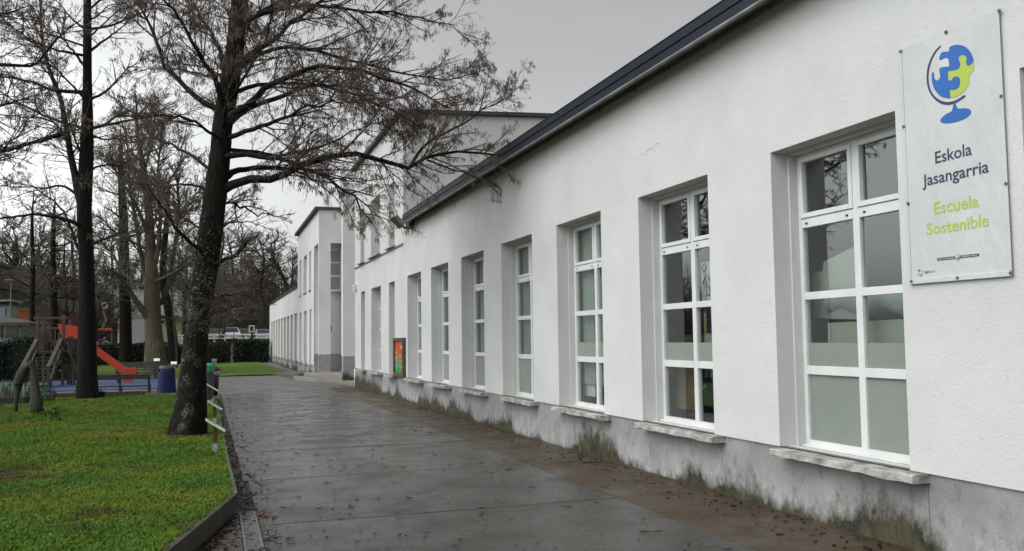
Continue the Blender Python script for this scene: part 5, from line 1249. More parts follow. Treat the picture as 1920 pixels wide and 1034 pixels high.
# ================================================================== LAWN FURNITURE
def plaque(px, py, Y, label, size=(.30, .22), hh=.42, tilt=(0, 0), group='tilted plant name plates along the kerb'):
    x = px; z0 = lawn_h(x, Y) if Y < 30.2 else gz(Y) + .06
    t = thing('plant_sign', label, 'plant sign', (x, Y, z0), group)
    MB().box(x - .028, x + .028, Y - .02, Y + .02, z0 - .05, z0 + hh - .03).build('stake', W['stake'], t, bevel=.004)
    m = MB(); m.box(x - .034, x + .034, Y - .0245, Y - .0205, z0 - .04, z0 + .13); br = m.build('bracket', W['galv'], t)
    for dz in (.03, .10): MB().tube([(x, Y - .0245, z0 + dz), (x, Y - .029, z0 + dz)], .008, 8).build('bolt', W['white'], br)
    a = tilt[0]; b = tilt[1]
    ux = Vector((math.cos(a), 0, -math.sin(a))); uy = Vector((0, math.cos(b), math.sin(b))); c = Vector((x, Y, z0 + hh)); n = ux.cross(uy).normalized()
    m = MB(); m.prism([tuple(c + ux * i * size[0] / 2 + uy * j * size[1] / 2) for i, j in ((-1, -1), (1, -1), (1, 1), (-1, 1))], n * .016); m.build('plate', W['white'], t)
    m = MB()
    for k in range(4): m.prism([tuple(c + n * .0165 + ux * (i * size[0] * .36 - (.05 if k else 0)) + uy * (size[1] * (.28 - k * .17) + j * .008)) for i, j in ((-1, -1), (.4 if k else 1, -1), (.4 if k else 1, 1), (-1, 1))], n * .001)
    m.build('printed_lines', W['print_grey'], t)
    return t
S = math.radians
plaque(.035, 0, 13.15, 'nearest tilted white name plate on a stake beside the kerb', tilt=(S(33), S(2)), hh=.37)
plaque(.035, 0, 18.1, 'second tilted white name plate from the front beside the kerb', tilt=(S(33), S(2)), hh=.36)
plaque(-.03, 0, 24.6, 'third tilted white name plate standing just before the litter bin', tilt=(S(33), S(2)), hh=.44)
plaque(.0, 0, 25.9, 'farthest tilted white name plate in the kerb row close by the litter bin', tilt=(S(33), S(2)), hh=.36)
def far_plaque(px, py, Y, label):
    p = pt(px, py, Y); z0 = gz(Y) + .05
    t = thing('plant_sign', label, 'plant sign', (p.x, Y, z0), 'white plaques on posts by the far trees')
    MB().box(p.x - .04, p.x + .04, Y, Y + .06, z0 - .05, p.z - .02).build('post', W['grey_wood'], t)
    m = MB(); m.prism([(p.x - .15, Y - .06, p.z - .06), (p.x + .12, Y - .06, p.z - .06), (p.x + .12, Y + .12, p.z + .045), (p.x - .15, Y + .12, p.z + .045)], (0, .01, .02)); m.build('plate', W['white'], t)
far_plaque(294.5, 675, 46, 'white plaque on a post at the end of the far bench')
far_plaque(326.5, 681, 46, 'smaller white plaque on a low post by the grey sapling')

# posts and carved wood in the lawn
m = MB()
def carve(pts, rad, name, label, cat, mat, k=10):
    r = np.random.default_rng(len(label)); C = catmull(pts, 22); R = np.interp(np.linspace(0, 1, 22), np.linspace(0, 1, len(rad)), rad)
    V, F = tubes(C[None], R[None], k); V = V.reshape(22, k, 3)
    for i in range(22): V[i] = C[i] + (V[i] - C[i]) * (1 + r.normal(size=k) * .05 + .08 * np.sin(3 * np.arange(k) * 6.28 / k + i * .3))[:, None]
    V = V.reshape(-1, 3); q = len(V); V = np.vstack([V, C[:1], C[-1:]]); F = list(map(tuple, F))
    F += [(q, (j + 1) % k, j, j) for j in range(0)]
    me = bpy.data.meshes.new(name); me.from_pydata([tuple(v) for v in V], [], F + [(q, (j + 1) % k, j) for j in range(k)] + [(q + 1, 21 * k + j, 21 * k + (j + 1) % k) for j in range(k)])
    for p in me.polygons: p.use_smooth = True
    o = link(name, me, mat); return tag(o, label, cat)
SY = 22.0
P_ = lambda x, y, dy=0: tuple(pt(x, y, SY + dy))
carve([P_(68, 772), P_(68, 755), P_(67, 735), P_(65, 715), P_(63, 698), P_(59, 685), P_(53, 682)], [.15, .13, .105, .09, .08, .07, .06], 'carved_post', 'thick weathered carved post with a hooked top on the lawn', 'carved post', W['old_wood2'])
carve([P_(30, 772, .4), P_(31, 748, .4), P_(34, 725, .4), P_(40, 706, .3), P_(48, 692, .2), P_(56, 683)], [.035, .045, .08, .12, .10, .05], 'carved_post', 'slanting weathered carved log propped beside the hooked post', 'carved post', W['old_wood2'])

# raised planting bed and pot behind the left alder
def planks(run, w, h, z0f, mat, root, name='plank'):
    for a, b in run: 
        a, b = Vector(a), Vector(b); MB().bar((a.x, a.y, z0f + h / 2), (b.x, b.y, z0f + h / 2), w, h).build(name, mat, root, bevel=.01)
bx0, bx1 = pt(92, 735, 30.6).x, pt(262, 735, 30.6).x
bed = thing('planting_bed', 'long low timber edged planting bed behind the left alder', 'planting bed', ((bx0 + bx1) / 2, 30.6, gz(30)))
zb = gz(30) - .02
planks([((bx0, 30.2, 0), (bx0 + 1.45, 30.2, 0)), ((bx0 + 1.47, 30.2, 0), (bx1, 30.2, 0)), ((bx0, 31.3, 0), (bx1 + .1, 31.3, 0)), ((bx0, 30.2, 0), (bx0, 31.3, 0)), ((bx1, 30.2, 0), (bx1 + .1, 31.3, 0))], .06, .17, zb, W['dark_wood'], bed)
MB().box(bx0 + .03, bx1, 30.24, 31.28, zb, zb + .11).build('soil', W['bed'], bed)
bed2 = thing('planting_bed', 'low timber bed edge at the left below the pale spear leaves', 'planting bed', (-5.6, 27.5, gz(28)))
xa, xb = pt(-20, 748, 27.2).x, pt(48, 748, 27.2).x
planks([((xa, 27.2, 0), (xb, 27.2, 0)), ((xb, 27.2, 0), (xb + .15, 28.4, 0))], .07, .20, gz(27) + .08, W['dark_wood'], bed2)
MB().box(xa, xb - .04, 27.25, 28.4, gz(27) + .05, gz(27) + .2).build('soil', W['bed'], bed2)
pp = pt(187, 742, 29.3)
pot = thing('flower_pot', 'dark round flower pot with dry stalks by the left alder foot', 'flower pot', (pp.x, 29.3, gz(29) + .05))
z0 = gz(29) + .04; MB().lathe((pp.x, 29.3, z0), [(.11, 0), (.15, .18), (.165, .19), (.165, .225), (.14, .22), (.13, .19)], 16).build('pot', W['terracotta'], pot, smooth=True)
m = MB(); r = random.Random(9)
for k in range(14): a = r.uniform(0, 6.28); b = r.uniform(.02, .1); m.tube([(pp.x + b * math.cos(a), 29.3 + b * math.sin(a), z0 + .19), (pp.x + 2 * b * math.cos(a), 29.3 + 2 * b * math.sin(a), z0 + .25 + r.uniform(0, .1))], .006, 4)
m.build('dry_stalks', W['pale_twig'], pot)

def leaf_plant(name, label, cat, c, n, spread, h, mat, w, seed, erect=True):
    r = np.random.default_rng(seed); V = []; F = []
    for i in range(n):
        a = r.uniform(0, 6.283); rr = spread * math.sqrt(r.uniform()); bx, by = c[0] + rr * math.cos(a), c[1] + rr * math.sin(a)
        if erect:
            b = r.uniform(0, 6.283); L = h * r.uniform(.6, 1.15); le = L * r.uniform(.05, .45); dx, dy = math.cos(b), math.sin(b); q = len(V)
            V += [(bx - dy * w, by + dx * w, c[2]), (bx + dy * w, by - dx * w, c[2]), (bx + dx * le * .4 + dy * w * .9, by + dy * le * .4 - dx * w * .9, c[2] + L * .6), (bx + dx * le * .4 - dy * w * .9, by + dy * le * .4 + dx * w * .9, c[2] + L * .6), (bx + dx * le, by + dy * le, c[2] + L)]
            F += [(q, q + 1, q + 2), (q, q + 2, q + 3), (q + 3, q + 2, q + 4)]
        else:
            z = c[2] + h * r.uniform(.05, 1) * (1 - (rr / spread) ** 2 * .55); t_ = norm(r.normal(size=3)); u = norm(np.cross(t_, r.normal(size=3))); p = np.array([bx, by, z]); q = len(V)
            V += [tuple(p - u * w), tuple(p + t_ * w * 1.2 - u * 0), tuple(p + u * w), tuple(p - t_ * w * 1.2)]; F += [(q, q + 1, q + 2), (q, q + 2, q + 3)]
    return tag(link(name, np_mesh(name, V, F), mat), label, cat)
p = pt(14, 745, 27.8); leaf_plant('spear_leaf_plant', 'clump of pale green spear leaves in the left planting bed', 'plant', (p.x, 27.8, gz(28) + .2), 150, .55, .5, W['spear'], .014, 1)
p = pt(46, 740, 28.2); leaf_plant('spear_leaf_plant', 'smaller clump of pale spear leaves behind the carved log', 'plant', (p.x, 28.1, gz(28) + .15), 60, .28, .42, W['spear'], .013, 2)
p = pt(82, 740, 28.4); leaf_plant('round_shrub', 'dark round grey green shrub right of the hooked carved post', 'shrub', (p.x, 28.4, gz(28) + .05), 900, .34, .60, W['shrub'], .022, 3, False)
p = pt(104, 782, 20.2); leaf_plant('weed', 'dark upright weed growing alone in the lawn before the left alder', 'weed', (p.x, 20.2, lawn_h(p.x, 20.2)), 60, .09, .34, W['hedge'], .022, 4, False)

# ---- bins and post
def bin_(px, Y, w, h, mat, lid, label, name='recycling_bin', slot=True, taper=.80, base=None):
    x = pt(px, 730, Y).x; z0 = gz(Y) if base is None else base
    t = thing(name, label, 'bin', (x, Y, z0), None); b = w / 2; tp = b * taper; hb = h * .80
    ring = lambda r_, z, n=20, e=2.6: [(x + r_ * abs(math.cos(a)) ** (2 / e) * (1 if math.cos(a) > 0 else -1), Y + .85 * r_ * abs(math.sin(a)) ** (2 / e) * (1 if math.sin(a) > 0 else -1), z) for a in [6.2832 * i / n for i in range(n)]]
    def loft(rs, nm, mt_):
        m = MB(); n = 20
        for r_, z in rs: m.v += ring(r_, z)
        for i in range(len(rs) - 1):
            for j in range(n): j2 = (j + 1) % n; m.f.append((i * n + j, i * n + j2, (i + 1) * n + j2, (i + 1) * n + j))
        m.f.append(tuple(range(n))[::-1]); m.f.append(tuple((len(rs) - 1) * n + j for j in range(n))); return m.build(nm, mt_, t, smooth=False)
    loft([(b, z0), (b * .99, z0 + .03), (tp + (b - tp) * .18, z0 + hb)], 'body', mat)
    if slot:
        loft([((tp + (b - tp) * .18) * .93, z0 + hb), (tp * .95, z0 + hb + .09 * h)], 'slot_shade', W['dark'])
        m = MB()
        for sx in (-1, 1): m.box(x + sx * tp * .96 - .02, x + sx * tp * .96 + .02, Y - tp * .6, Y + tp * .6, z0 + hb, z0 + hb + .1 * h)
        m.build('lid_support', mat, t)
    loft([(tp + (b - tp) * .12, z0 + hb + (.09 * h if slot else 0)), (tp * 1.02, z0 + h * .95), (tp * .9, z0 + h), (tp * .5, z0 + h * 1.01)], 'lid', lid)
    return t
bin_(312.5, 33.0, .62, .90, W['bin_blue'], W['bin_lid'], 'dark blue recycling bin on the paving behind the leaning alder')
bin_(346, 33.2, .40, .82, W['bin_yellow'], W['bin_yellow'], 'yellow recycling bin half hidden by the leaning alder trunk')
bin_(385, 26.2, .46, 1.03, W['bin_green'], W['lid_green'], 'grey green recycling bin with a bright green lid right of the alder', slot=False, taper=.92, base=lawn_h(-.2, 26) - .02)
x = pt(400.5, 735, 28.3).x; z0 = gz(28.3)
lb = thing('litter_bin', 'dark maroon litter bin on a post with a clear bag under its lid', 'bin', (x, 28.3, z0))
MB().tube([(x, 28.45, z0 - .05), (x, 28.45, z0 + .9)], .03, 10).build('post', W['dark'], lb)
MB().lathe((x, 28.3, z0 + .10), [(.10, 0), (.12, .01), (.165, .60), (.155, .61)], 18).build('body', W['maroon'], lb, smooth=True)
r = random.Random(2); m = MB(); n = 24
prof = [(.168, .60), (.178, .66), (.165, .73)]
for r_, z in prof: m.v += [(x + (r_ + r.uniform(-.006, .006)) * math.cos(6.283 * j / n), 28.3 + (r_ + r.uniform(-.006, .006)) * math.sin(6.283 * j / n), z0 + .10 + z + r.uniform(-.015, .015)) for j in range(n)]
for i in range(2):
    for j in range(n): m.f.append((i * n + j, i * n + (j + 1) % n, (i + 1) * n + (j + 1) % n, (i + 1) * n + j))
m.build('bag', W['bag'], lb)
MB().lathe((x, 28.3, z0 + .83), [(.19, 0), (.21, .015), (.21, .035), (.15, .10), (.05, .14), (.0, .145)], 18).build('lid', W['dark'], lb, smooth=True)
x = pt(401.5, 690, 52).x; z0 = gz(52)
mp = thing('marker_post', 'pale grey square marker post on the far lawn behind the litter bin', 'post', (x, 52, z0))
MB().box(x - .13, x + .13, 52, 52.2, z0, z0 + .80).build('post', W['galv'], mp, bevel=.01)
MB().box(x - .13, x + .13, 51.99, 52.21, z0 + .60, z0 + .645).build('band', W['lip'], mp)
lettering('1', x, x - .001, z0 + .42, .14, W['dark'], mp, 0, .01)
for o_ in [c_ for c_ in mp.children if c_.name.startswith('lettering')]: bpy.data.objects.remove(o_)
m = MB(); m.box(x - .02, x + .02, 51.985, 51.999, z0 + .38, z0 + .55).box(x - .05, x - .02, 51.985, 51.999, z0 + .51, z0 + .55); m.build('number', W['dark'], mp)

# ---- benches
def bench(px0, px1, ytop, Y, zs, mat, label, boards, face=1):
    a, b = pt(px0, 700, Y).x, pt(px1, 700, Y).x; z0 = gz(Y); zt = pt(px0, ytop, Y).z
    t = thing('bench', label, 'bench', ((a + b) / 2, Y, z0)); h = zt - z0
    n = 3
    for i in range(n):
        xx = a + .06 + (b - a - .12) * i / (n - 1)
        MB().box(xx - .04, xx + .04, Y - .03, Y + .05, z0 - .05, zt - .01).build('leg', mat, t, bevel=.006)
        MB().box(xx - .04, xx + .04, Y + .42 * face, Y + .50 * face, z0 - .05, z0 + zs - .04).build('leg', mat, t, bevel=.006)
        MB().box(xx - .035, xx + .035, min(Y + .05 * face, Y + .5 * face), max(Y + .05 * face, Y + .5 * face), z0 + zs - .10, z0 + zs - .042).build('seat_bearer', mat, t)
    for z1, hh_ in boards: MB().box(a, b, Y - .075, Y - .035, z0 + h - z1 - hh_, z0 + h - z1).build('back_board', mat, t, bevel=.006)
    for k in range(3): MB().box(a, b, Y + (.06 + .16 * k) * face if face > 0 else Y - .2 - .16 * k, Y + (.19 + .16 * k) * face if face > 0 else Y - .07 - .16 * k, z0 + zs - .04, z0 + zs).build('seat_board', mat, t, bevel=.006)
    return t
bench(166, 283, 704, 33.3, .25, W['dark_wood'], 'dark stained bench seen from behind on the grey paving', [(0, .17)])
bench(216, 292, 680, 46.9, .30, W['grey_wood'], 'weathered grey bench on the far lawn behind the slide end', [(0, .28), (.34, .06)])

# ================================================================== PLAYGROUND
pg = thing('play_tower', 'weathered timber climbing tower with broad stairs and handrails', 'play tower', (-6.5, 42, gz(42)))
z0 = gz(42) + .02; Yf, Yb = 41.3, 42.9
xl, xr = pt(71, 594, Yf).x, pt(120, 594, Yf).x
for xx in (xl, xr):
    for yy in (Yf, Yb): MB().box(xx - .055, xx + .055, yy - .055, yy + .055, z0 - .1, 2.78 if yy == Yf else 2.6).build('post', W['old_wood'], pg, bevel=.01)
MB().box(xl - .15, xr + .15, Yf - .05, Yf + .05, 2.60, 2.70).build('beam', W['old_wood'], pg, bevel=.008)
MB().box(xl - .1, xr + .1, Yb - .05, Yb + .05, 2.20, 2.30).build('beam', W['old_wood'], pg, bevel=.008)
for k in range(7):
    ya = Yf - .05 + k * .245; MB().box(xl - .06, xr + .06, ya, ya + .23, 1.24, 1.29).build('deck_board', W['old_wood'], pg, bevel=.004)
for k, xx in enumerate(np.linspace(xl + .12, xl + .55, 4)): MB().box(xx - .035, xx + .035, Yb - .03, Yb + .03, 1.3, 2.2 - .1 * (k % 2)).build('slat', W['old_wood'], pg)
for k, yy in enumerate(np.linspace(Yf + .2, Yb - .2, 4)): MB().box(xl - .03, xl + .03, yy - .05, yy + .05, 1.3, 2.1).build('slat', W['old_wood'], pg)
for xx in (xr + .15, xr + .28): MB().box(xx - .04, xx + .04, Yf + .3, Yf + .38, z0 - .1, 1.9).build('post', W['old_wood'], pg, bevel=.008)
MB().bar((xr + .2, Yf + .2, 1.25), (xr + .75, Yf - .2, z0), .08, .08).build('brace', W['old_wood'], pg); MB().bar((xr + .32, Yf + .2, 1.0), (xr + .45, Yf - .1, z0), .08, .08).build('brace', W['old_wood'], pg)
for k in range(3): m = MB(); m.tube([(xr + .42 + .09 * k, Yf + .3, z0), (xr + .38 + .09 * k, Yf + .35, 1.75)], .018, 6); m.build('rope', W['grey_wood'], pg)
m = MB(); m.tube([(xr + .36, Yf + .3, 1.76), (xr + .62, Yf + .32, 1.76)], .05, 8); m.build('beam', W['old_wood'], pg)
MB().box(xl + .38, xl + .62, Yf + .9, Yf + .93, .75, 1.2).build('panel', M('pale_blue_panel', (.16, .26, .26), rough=.5), pg)
# stairs up to the deck
sx0, sx1 = pt(46, 700, 39).x, pt(92, 700, 39.2).x; s0, s1 = Vector(((sx0 + sx1) / 2, 38.9, z0)), Vector(((xl + xr) / 2 - .05, Yf - .05, 1.26)); wid = (sx1 - sx0)
nst = 9
for k in range(nst):
    c = s0 + (s1 - s0) * ((k + .6) / nst); MB().box(c.x - wid / 2, c.x + wid / 2, c.y - .12, c.y + .14, c.z - .02, c.z + .025).build('step', W['old_wood'], pg, bevel=.005)
for sgn in (-1, 1):
    o_ = Vector((sgn * (wid / 2 + .04), 0, 0)); MB().bar(s0 + o_ + Vector((0, -.1, -.02)), s1 + o_, .06, .24).build('stringer', W['old_wood'], pg, bevel=.006)
    top = Vector((0, 0, .92)); MB().bar(s0 + o_ + top + Vector((0, -.25, -.12)), s1 + o_ + Vector((0, .1, .55)), .14, .07).build('handrail', W['old_wood'], pg, bevel=.01)
    MB().bar(s0 + o_ + Vector((0, -.25, .66)), s1 + o_ + Vector((0, .1, .40)), .05, .06).build('handrail', W['old_wood'], pg, bevel=.006)
    for f_, hh_ in ((0.0, .92), (.5, .74)):
        c = s0 + (s1 - s0) * f_ + o_; MB().box(c.x - .05, c.x + .05, c.y - .05, c.y + .05, c.z - .3 if f_ else z0 - .1, c.z + hh_).build('post', W['old_wood'], pg, bevel=.008)
# slide
sl = thing('slide', 'red plastic slide running down to the right from the timber tower', 'slide', (-4.6, 43, gz(43)))
SYY = 42.6
path_px = [(119, 636), (136, 632), (150, 641), (175, 659), (200, 677), (222, 693), (234, 700), (254, 700)]
C = catmull([tuple(pt(a, b, SYY)) for a, b in path_px], 40); w_ = .27; V = []; F = []
prof = [(-w_, .22), (-w_ - .04, .23), (-w_ - .03, -.03), (w_ + .03, -.03), (w_ + .04, .23), (w_, .22), (w_ - .02, .03), (-w_ + .02, .03)]
T_ = norm(np.gradient(C, axis=0)); 
for i in range(40):
    up_v = norm(np.cross(np.array([0, 1., 0]), -T_[i])) if False else norm(np.array([-T_[i][2], 0, T_[i][0]]))
    hgt = 1.0 + (1.9 * max(0, 1 - i / 9.0) if i < 9 else 0)
    for s_, h_ in prof: V.append(tuple(C[i] + np.array([0, s_, 0]) + up_v * (h_ * hgt if h_ > 0.1 else h_)))
k = len(prof)
for i in range(39):
    for j in range(k): F.append((i * k + j, i * k + (j + 1) % k, (i + 1) * k + (j + 1) % k, (i + 1) * k + j))
me = bpy.data.meshes.new('chute'); me.from_pydata(V, [], F + [tuple(range(k))[::-1], tuple(39 * k + j for j in range(k))]); me.update(); link('chute', me, W['slide'], sl)
p = pt(226, 697, SYY); MB().tube([(p.x - .1, SYY, gz(43)), (p.x - .1, SYY, p.z)], .04, 8).build('support', W['dark'], sl); p = pt(254, 703, SYY); MB().box(p.x - .45, p.x - .1, SYY - .2, SYY + .2, gz(43), p.z + .03).build('support', W['slide'], sl)
# green canvas pavilion behind the playground
pv = thing('canvas_pavilion', 'mossy green canvas roofed pavilion with scalloped edge behind the playground', 'pavilion', (-11, 50, gz(50)))
PY = 50; x0, x1 = pt(-60, 607, PY).x, pt(72, 607, PY).x; ze = pt(30, 608, PY).z
m = MB(); nx_, ny_ = 12, 6
xa2, xb2 = x0 - 1, x1 + .6
for j in range(ny_ + 1):
    for i in range(nx_ + 1):
        u, v = i / nx_, j / ny_; x = x0 - 1 + (x1 + .55 - x0 + 1) * u; yv = PY + 3.4 * v; zz = ze + .02 + (.50 * math.sin(v * math.pi / 2)) * min(1, (1 - u) * 1.5)
        m.v.append((x, yv, zz))
for j in range(ny_):
    for i in range(nx_): a = j * (nx_ + 1) + i; m.f.append((a, a + 1, a + nx_ + 2, a + nx_ + 1))
m.build('roof', W['tent'], pv, fix=False, smooth=True)
m = MB(); nsc = 30
for i in range(nsc):
    xa3 = x0 - 1 + (x1 + .55 - x0 + 1) * i / nsc; xb3 = x0 - 1 + (x1 + .55 - x0 + 1) * (i + 1) / nsc; pts_ = [(xa3, PY - .02, ze - .05), (xa3, PY - .02, ze - .62)] + [(xa3 + (xb3 - xa3) * s, PY - .02, ze - .62 - .10 * math.sin(s * math.pi)) for s in (.25, .5, .75)] + [(xb3, PY - .02, ze - .62), (xb3, PY - .02, ze - .05)]
    m.quad(*pts_)
m.build('valance', W['tent'], pv, fix=False)
MB().box(x0 - 1, x1 + .3, PY - .08, PY - .03, ze - .02, ze + .08).build('beam', W['tent_trim'], pv)
for xx in np.linspace(x0, x1 - .1, 5): MB().tube([(xx, PY, gz(PY)), (xx, PY, ze)], .03, 8).build('pole', W['hedge_core'], pv)
for px_, Y in ((9, 49.5), (37, 49.5)):
    p = pt(px_, 640, Y)
    ps = thing('thin_post', 'thin grey post before the %s of the green pavilion' % ('left side' if px_ < 20 else 'middle'), 'post', (p.x, Y, gz(Y)), None)
    MB().tube([(p.x, Y, gz(Y)), (p.x, Y, pt(px_, 617, Y).z)], .02, 6).build('pole', W['lip'], ps); MB().box(p.x - .06, p.x + .06, Y - .04, Y + .04, pt(px_, 642, Y).z - .06, pt(px_, 642, Y).z + .02).build('box', W['lip'], ps)

# ================================================================== HEDGES
def hedge(name, label, x0, x1, y0, y1, zt, n, seed, leaf=.075):
    r = np.random.default_rng(seed); root = thing(name, label, 'hedge', ((x0 + x1) / 2, y0, gz(y0)))
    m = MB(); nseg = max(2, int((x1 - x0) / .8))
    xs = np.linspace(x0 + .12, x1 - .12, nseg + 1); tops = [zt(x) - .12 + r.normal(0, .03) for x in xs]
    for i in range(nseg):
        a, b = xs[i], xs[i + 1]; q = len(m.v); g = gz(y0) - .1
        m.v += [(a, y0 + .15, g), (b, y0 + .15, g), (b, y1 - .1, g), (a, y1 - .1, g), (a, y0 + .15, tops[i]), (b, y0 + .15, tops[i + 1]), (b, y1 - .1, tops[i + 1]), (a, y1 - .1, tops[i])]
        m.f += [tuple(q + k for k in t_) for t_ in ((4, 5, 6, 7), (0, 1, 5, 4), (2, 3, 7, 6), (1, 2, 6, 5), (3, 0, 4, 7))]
    m.build('light_block_core', W['hedge_core'], root)  # solid dark core added inside the leaves to stop light passing through
    K = n; x = r.uniform(x0, x1, K); zz = np.array([zt(v) for v in x]); g = gz(y0); side = r.uniform(size=K)
    lump = .10 * np.sin(x * 1.7 + seed) + .07 * np.sin(x * 4.1 + 2 * seed)
    y = np.where(side < .62, y0 + .1 + lump + r.normal(0, .07, K), r.uniform(y0, y1, K)); z = np.where(side < .62, g + (zz - g) * r.uniform(size=K) ** .9, zz + lump * .6 + r.normal(0, .06, K))
    c = np.stack([x, y, z], 1); t_ = norm(r.normal(size=(K, 3))); u = norm(np.cross(t_, r.normal(size=(K, 3)))); s = (r.uniform(.6, 1.4, K) * leaf)[:, None]
    V = np.stack([c - t_ * s, c + u * s * .55, c + t_ * s, c - u * s * .55], 1).reshape(-1, 3); F = np.arange(K * 4).reshape(-1, 4)
    f_ = link('foliage', np_mesh('foliage', V, F), W['hedge'], root); f_['kind'] = 'stuff'; return root
hx = lambda px, Y: pt(px, 660, Y).x
hedge('hedge', 'clipped dark hedge closing the far lawn beside the end of the white wing', hx(436, 76), 4.35, 76, 78, lambda x: 1.62 + .10 * math.sin(x) - (.0 if x > 1 else .25 * (1 - x)), 5200, 1)
hedge('hedge', 'long dark hedge behind the far lawn and the forked pale tree', hx(150, 76), hx(434, 76), 76.2, 78, lambda x: 1.42 + .10 * math.sin(x * .9), 9500, 2)
hedge('hedge', 'dark hedge at the left behind the timber tower and pavilion', hx(-60, 48), hx(148, 48), 47.4, 48.8, lambda x: 1.62 + .08 * math.sin(x * 1.3), 9000, 3, .06)
def bare_shrub(px, Y, h, n, seed, label):
    r = np.random.default_rng(seed); p = pt(px, 650, Y); B0 = np.tile(np.array([p.x, Y, gz(Y) - .02]), (n, 1)) + r.normal(size=(n, 3)) * np.array([.25, .2, 0])
    d = norm(np.stack([r.normal(0, .35, n), r.normal(0, .3, n), np.ones(n)], 1)); P = np.zeros((n, 6, 3)); P[:, 0] = B0; cur = B0
    for j in range(1, 6): d = norm(d + r.normal(size=(n, 3)) * .12); cur = cur + d * h / 5 * r.uniform(.8, 1.1, (n, 1)); P[:, j] = cur
    R = .02 * np.linspace(1, .35, 6)[None] * np.ones((n, 1)); P2, R2 = grow(P, R, 6, .3, .3, .9, 4, 20, 60, r, .2, 0, .15, .01, .006)
    v, f = join([tubes(P, R, 4), tubes(P2, R2, 3)]); tag(link('bare_shrub', np_mesh('bare_shrub', v, f), W['branch']), label, 'shrub')
bare_shrub(412, 74.8, 2.7, 18, 1, 'bare dark shrub in front of the hedge right of the alder trunk'); bare_shrub(392, 74.5, 2.2, 14, 2, 'low bare shrub close right of the alder trunk'); bare_shrub(424, 75.2, 2.0, 12, 3, 'small bare shrub against the clipped hedge')

# ================================================================== BEYOND THE HEDGE
# pale cabin
cb = thing('cabin_building', 'pale grey two tier cabin building behind the hedge', 'building', (-7, 96, gz(96)))
CYY = 96
x0, x1, xm = pt(224, 600, CYY).x, pt(340, 600, CYY).x, pt(299, 600, CYY).x; zt, zm, zg = pt(280, 546, CYY).z, pt(280, 597, CYY).z, gz(CYY)
xu = pt(213, 560, CYY).x
MB().box(x0, xm, CYY, CYY + 5, zg - .2, zm).build('wall', W['cabin'], cb); MB().box(xm + .002, x1, CYY + .05, CYY + 5, zg - .2, zm).build('wall', W['cabin_green'], cb)
MB().box(xu, x1 + .05, CYY - .06, CYY + 5.1, zm + .06, zt).build('wall', W['cabin'], cb); MB().box(xu - .05, x1 + .1, CYY - .12, CYY + 5.2, zt, zt + .12).build('roof', W['galv'], cb)
MB().box(xu, x1, CYY - .02, CYY + 5, zm, zm + .06).build('joint', W['lip'], cb)
for k in range(1, 6): xx = xu + (x1 - xu) * k / 6; MB().box(xx - .02, xx + .02, CYY - .075, CYY - .06, zm + .06, zt).build('panel_seam', W['galv'], cb)
MB().box(pt(299, 594, CYY).x, pt(336, 594, CYY).x, CYY - .7, CYY - .07, pt(310, 595, CYY).z, pt(310, 592.5, CYY).z).build('canopy', W['dark'], cb)
wx, wz = pt(305, 604, CYY).x, pt(305, 604, CYY).z
wf = MB().box(wx - .26, wx + .26, CYY - .03, CYY + .05, wz - .3, wz + .3).build('window', W['white'], cb); MB().box(wx - .16, wx + .16, CYY - .05, CYY - .031, wz - .18, wz + .18).build('pane', W['far_glass'], wf)
MB().box(x0 - .12, x0, CYY - .1, CYY, zg, zm + .05).build('corner_post', W['white'], cb)

# orange and brick building at the left
bb = thing('brick_building', 'low brown brick building with orange cladding and a dark window band at the far left', 'building', (-18, 80, gz(80)))
a = pt(-70, 600, 66); b = pt(150, 600, 88); dirv = Vector((b.x - a.x, b.y - a.y, 0)); Ltot = dirv.length; dirv.normalize(); nrm = Vector((dirv.y, -dirv.x, 0))
def wall_piece(s0, s1, zlo, zhi, out, th, name, mat, par=None):
    p0 = Vector((a.x, a.y, 0)) + dirv * s0 + nrm * out; p1 = Vector((a.x, a.y, 0)) + dirv * s1 + nrm * out
    m = MB(); m.prism([(p0.x, p0.y, zlo), (p1.x, p1.y, zlo), (p1.x, p1.y, zhi), (p0.x, p0.y, zhi)], -nrm * th); return m.build(name, mat, par or bb)
g_ = -.2
zb1 = pt(100, 600, 80).z; z_s, z_h, z_t = 4.25, 5.45, 7.0
def s_at(px):
    e = Vector((EYE.x, EYE.y)); q_ = pt(px, 600, 50); d_ = Vector((q_.x - e.x, q_.y - e.y)); den = dirv.x * d_.y - dirv.y * d_.x
    return ((e.x - a.x) * d_.y - (e.y - a.y) * d_.x) / den
so_ = s_at(60); so0 = s_at(20)
wall_piece(so0, so_, g_, z_s, .05, 6, 'wall', W['orange']); wall_piece(so_ + .01, Ltot, g_, z_s, .0, 6, 'wall', W['brick']); wall_piece(0, so0 - .01, g_, z_s - .3, .0, 6, 'wall', W['fascia_brown'])
for k in range(1, 5): wall_piece(so0, so_, g_ + (z_s - g_) * (.35 + k * .15), g_ + (z_s - g_) * (.35 + k * .15) + .04, .075, .02, 'cladding_joint', W['brick'])
wall_piece(0, Ltot, z_h, z_t, .25, 6.4, 'fascia', W['fascia_brown']); wall_piece(-.3, Ltot + .3, z_t, z_t + .2, .4, 7, 'roof', W['roof']); wall_piece(0, Ltot, z_s, z_h, -.25, 5.5, 'window_band', W['dark'])
nw = 14
for k in range(nw):
    s0_ = Ltot * k / nw; w = wall_piece(s0_ + .12, s0_ + Ltot / nw - .02, z_s + .05, z_h - .05, -.12, .06, 'window', W['mullion'])
    wall_piece(s0_ + .24, s0_ + Ltot / nw - .14, z_s + .15, z_h - .12, -.08, .03, 'pane', W['far_glass'], w)
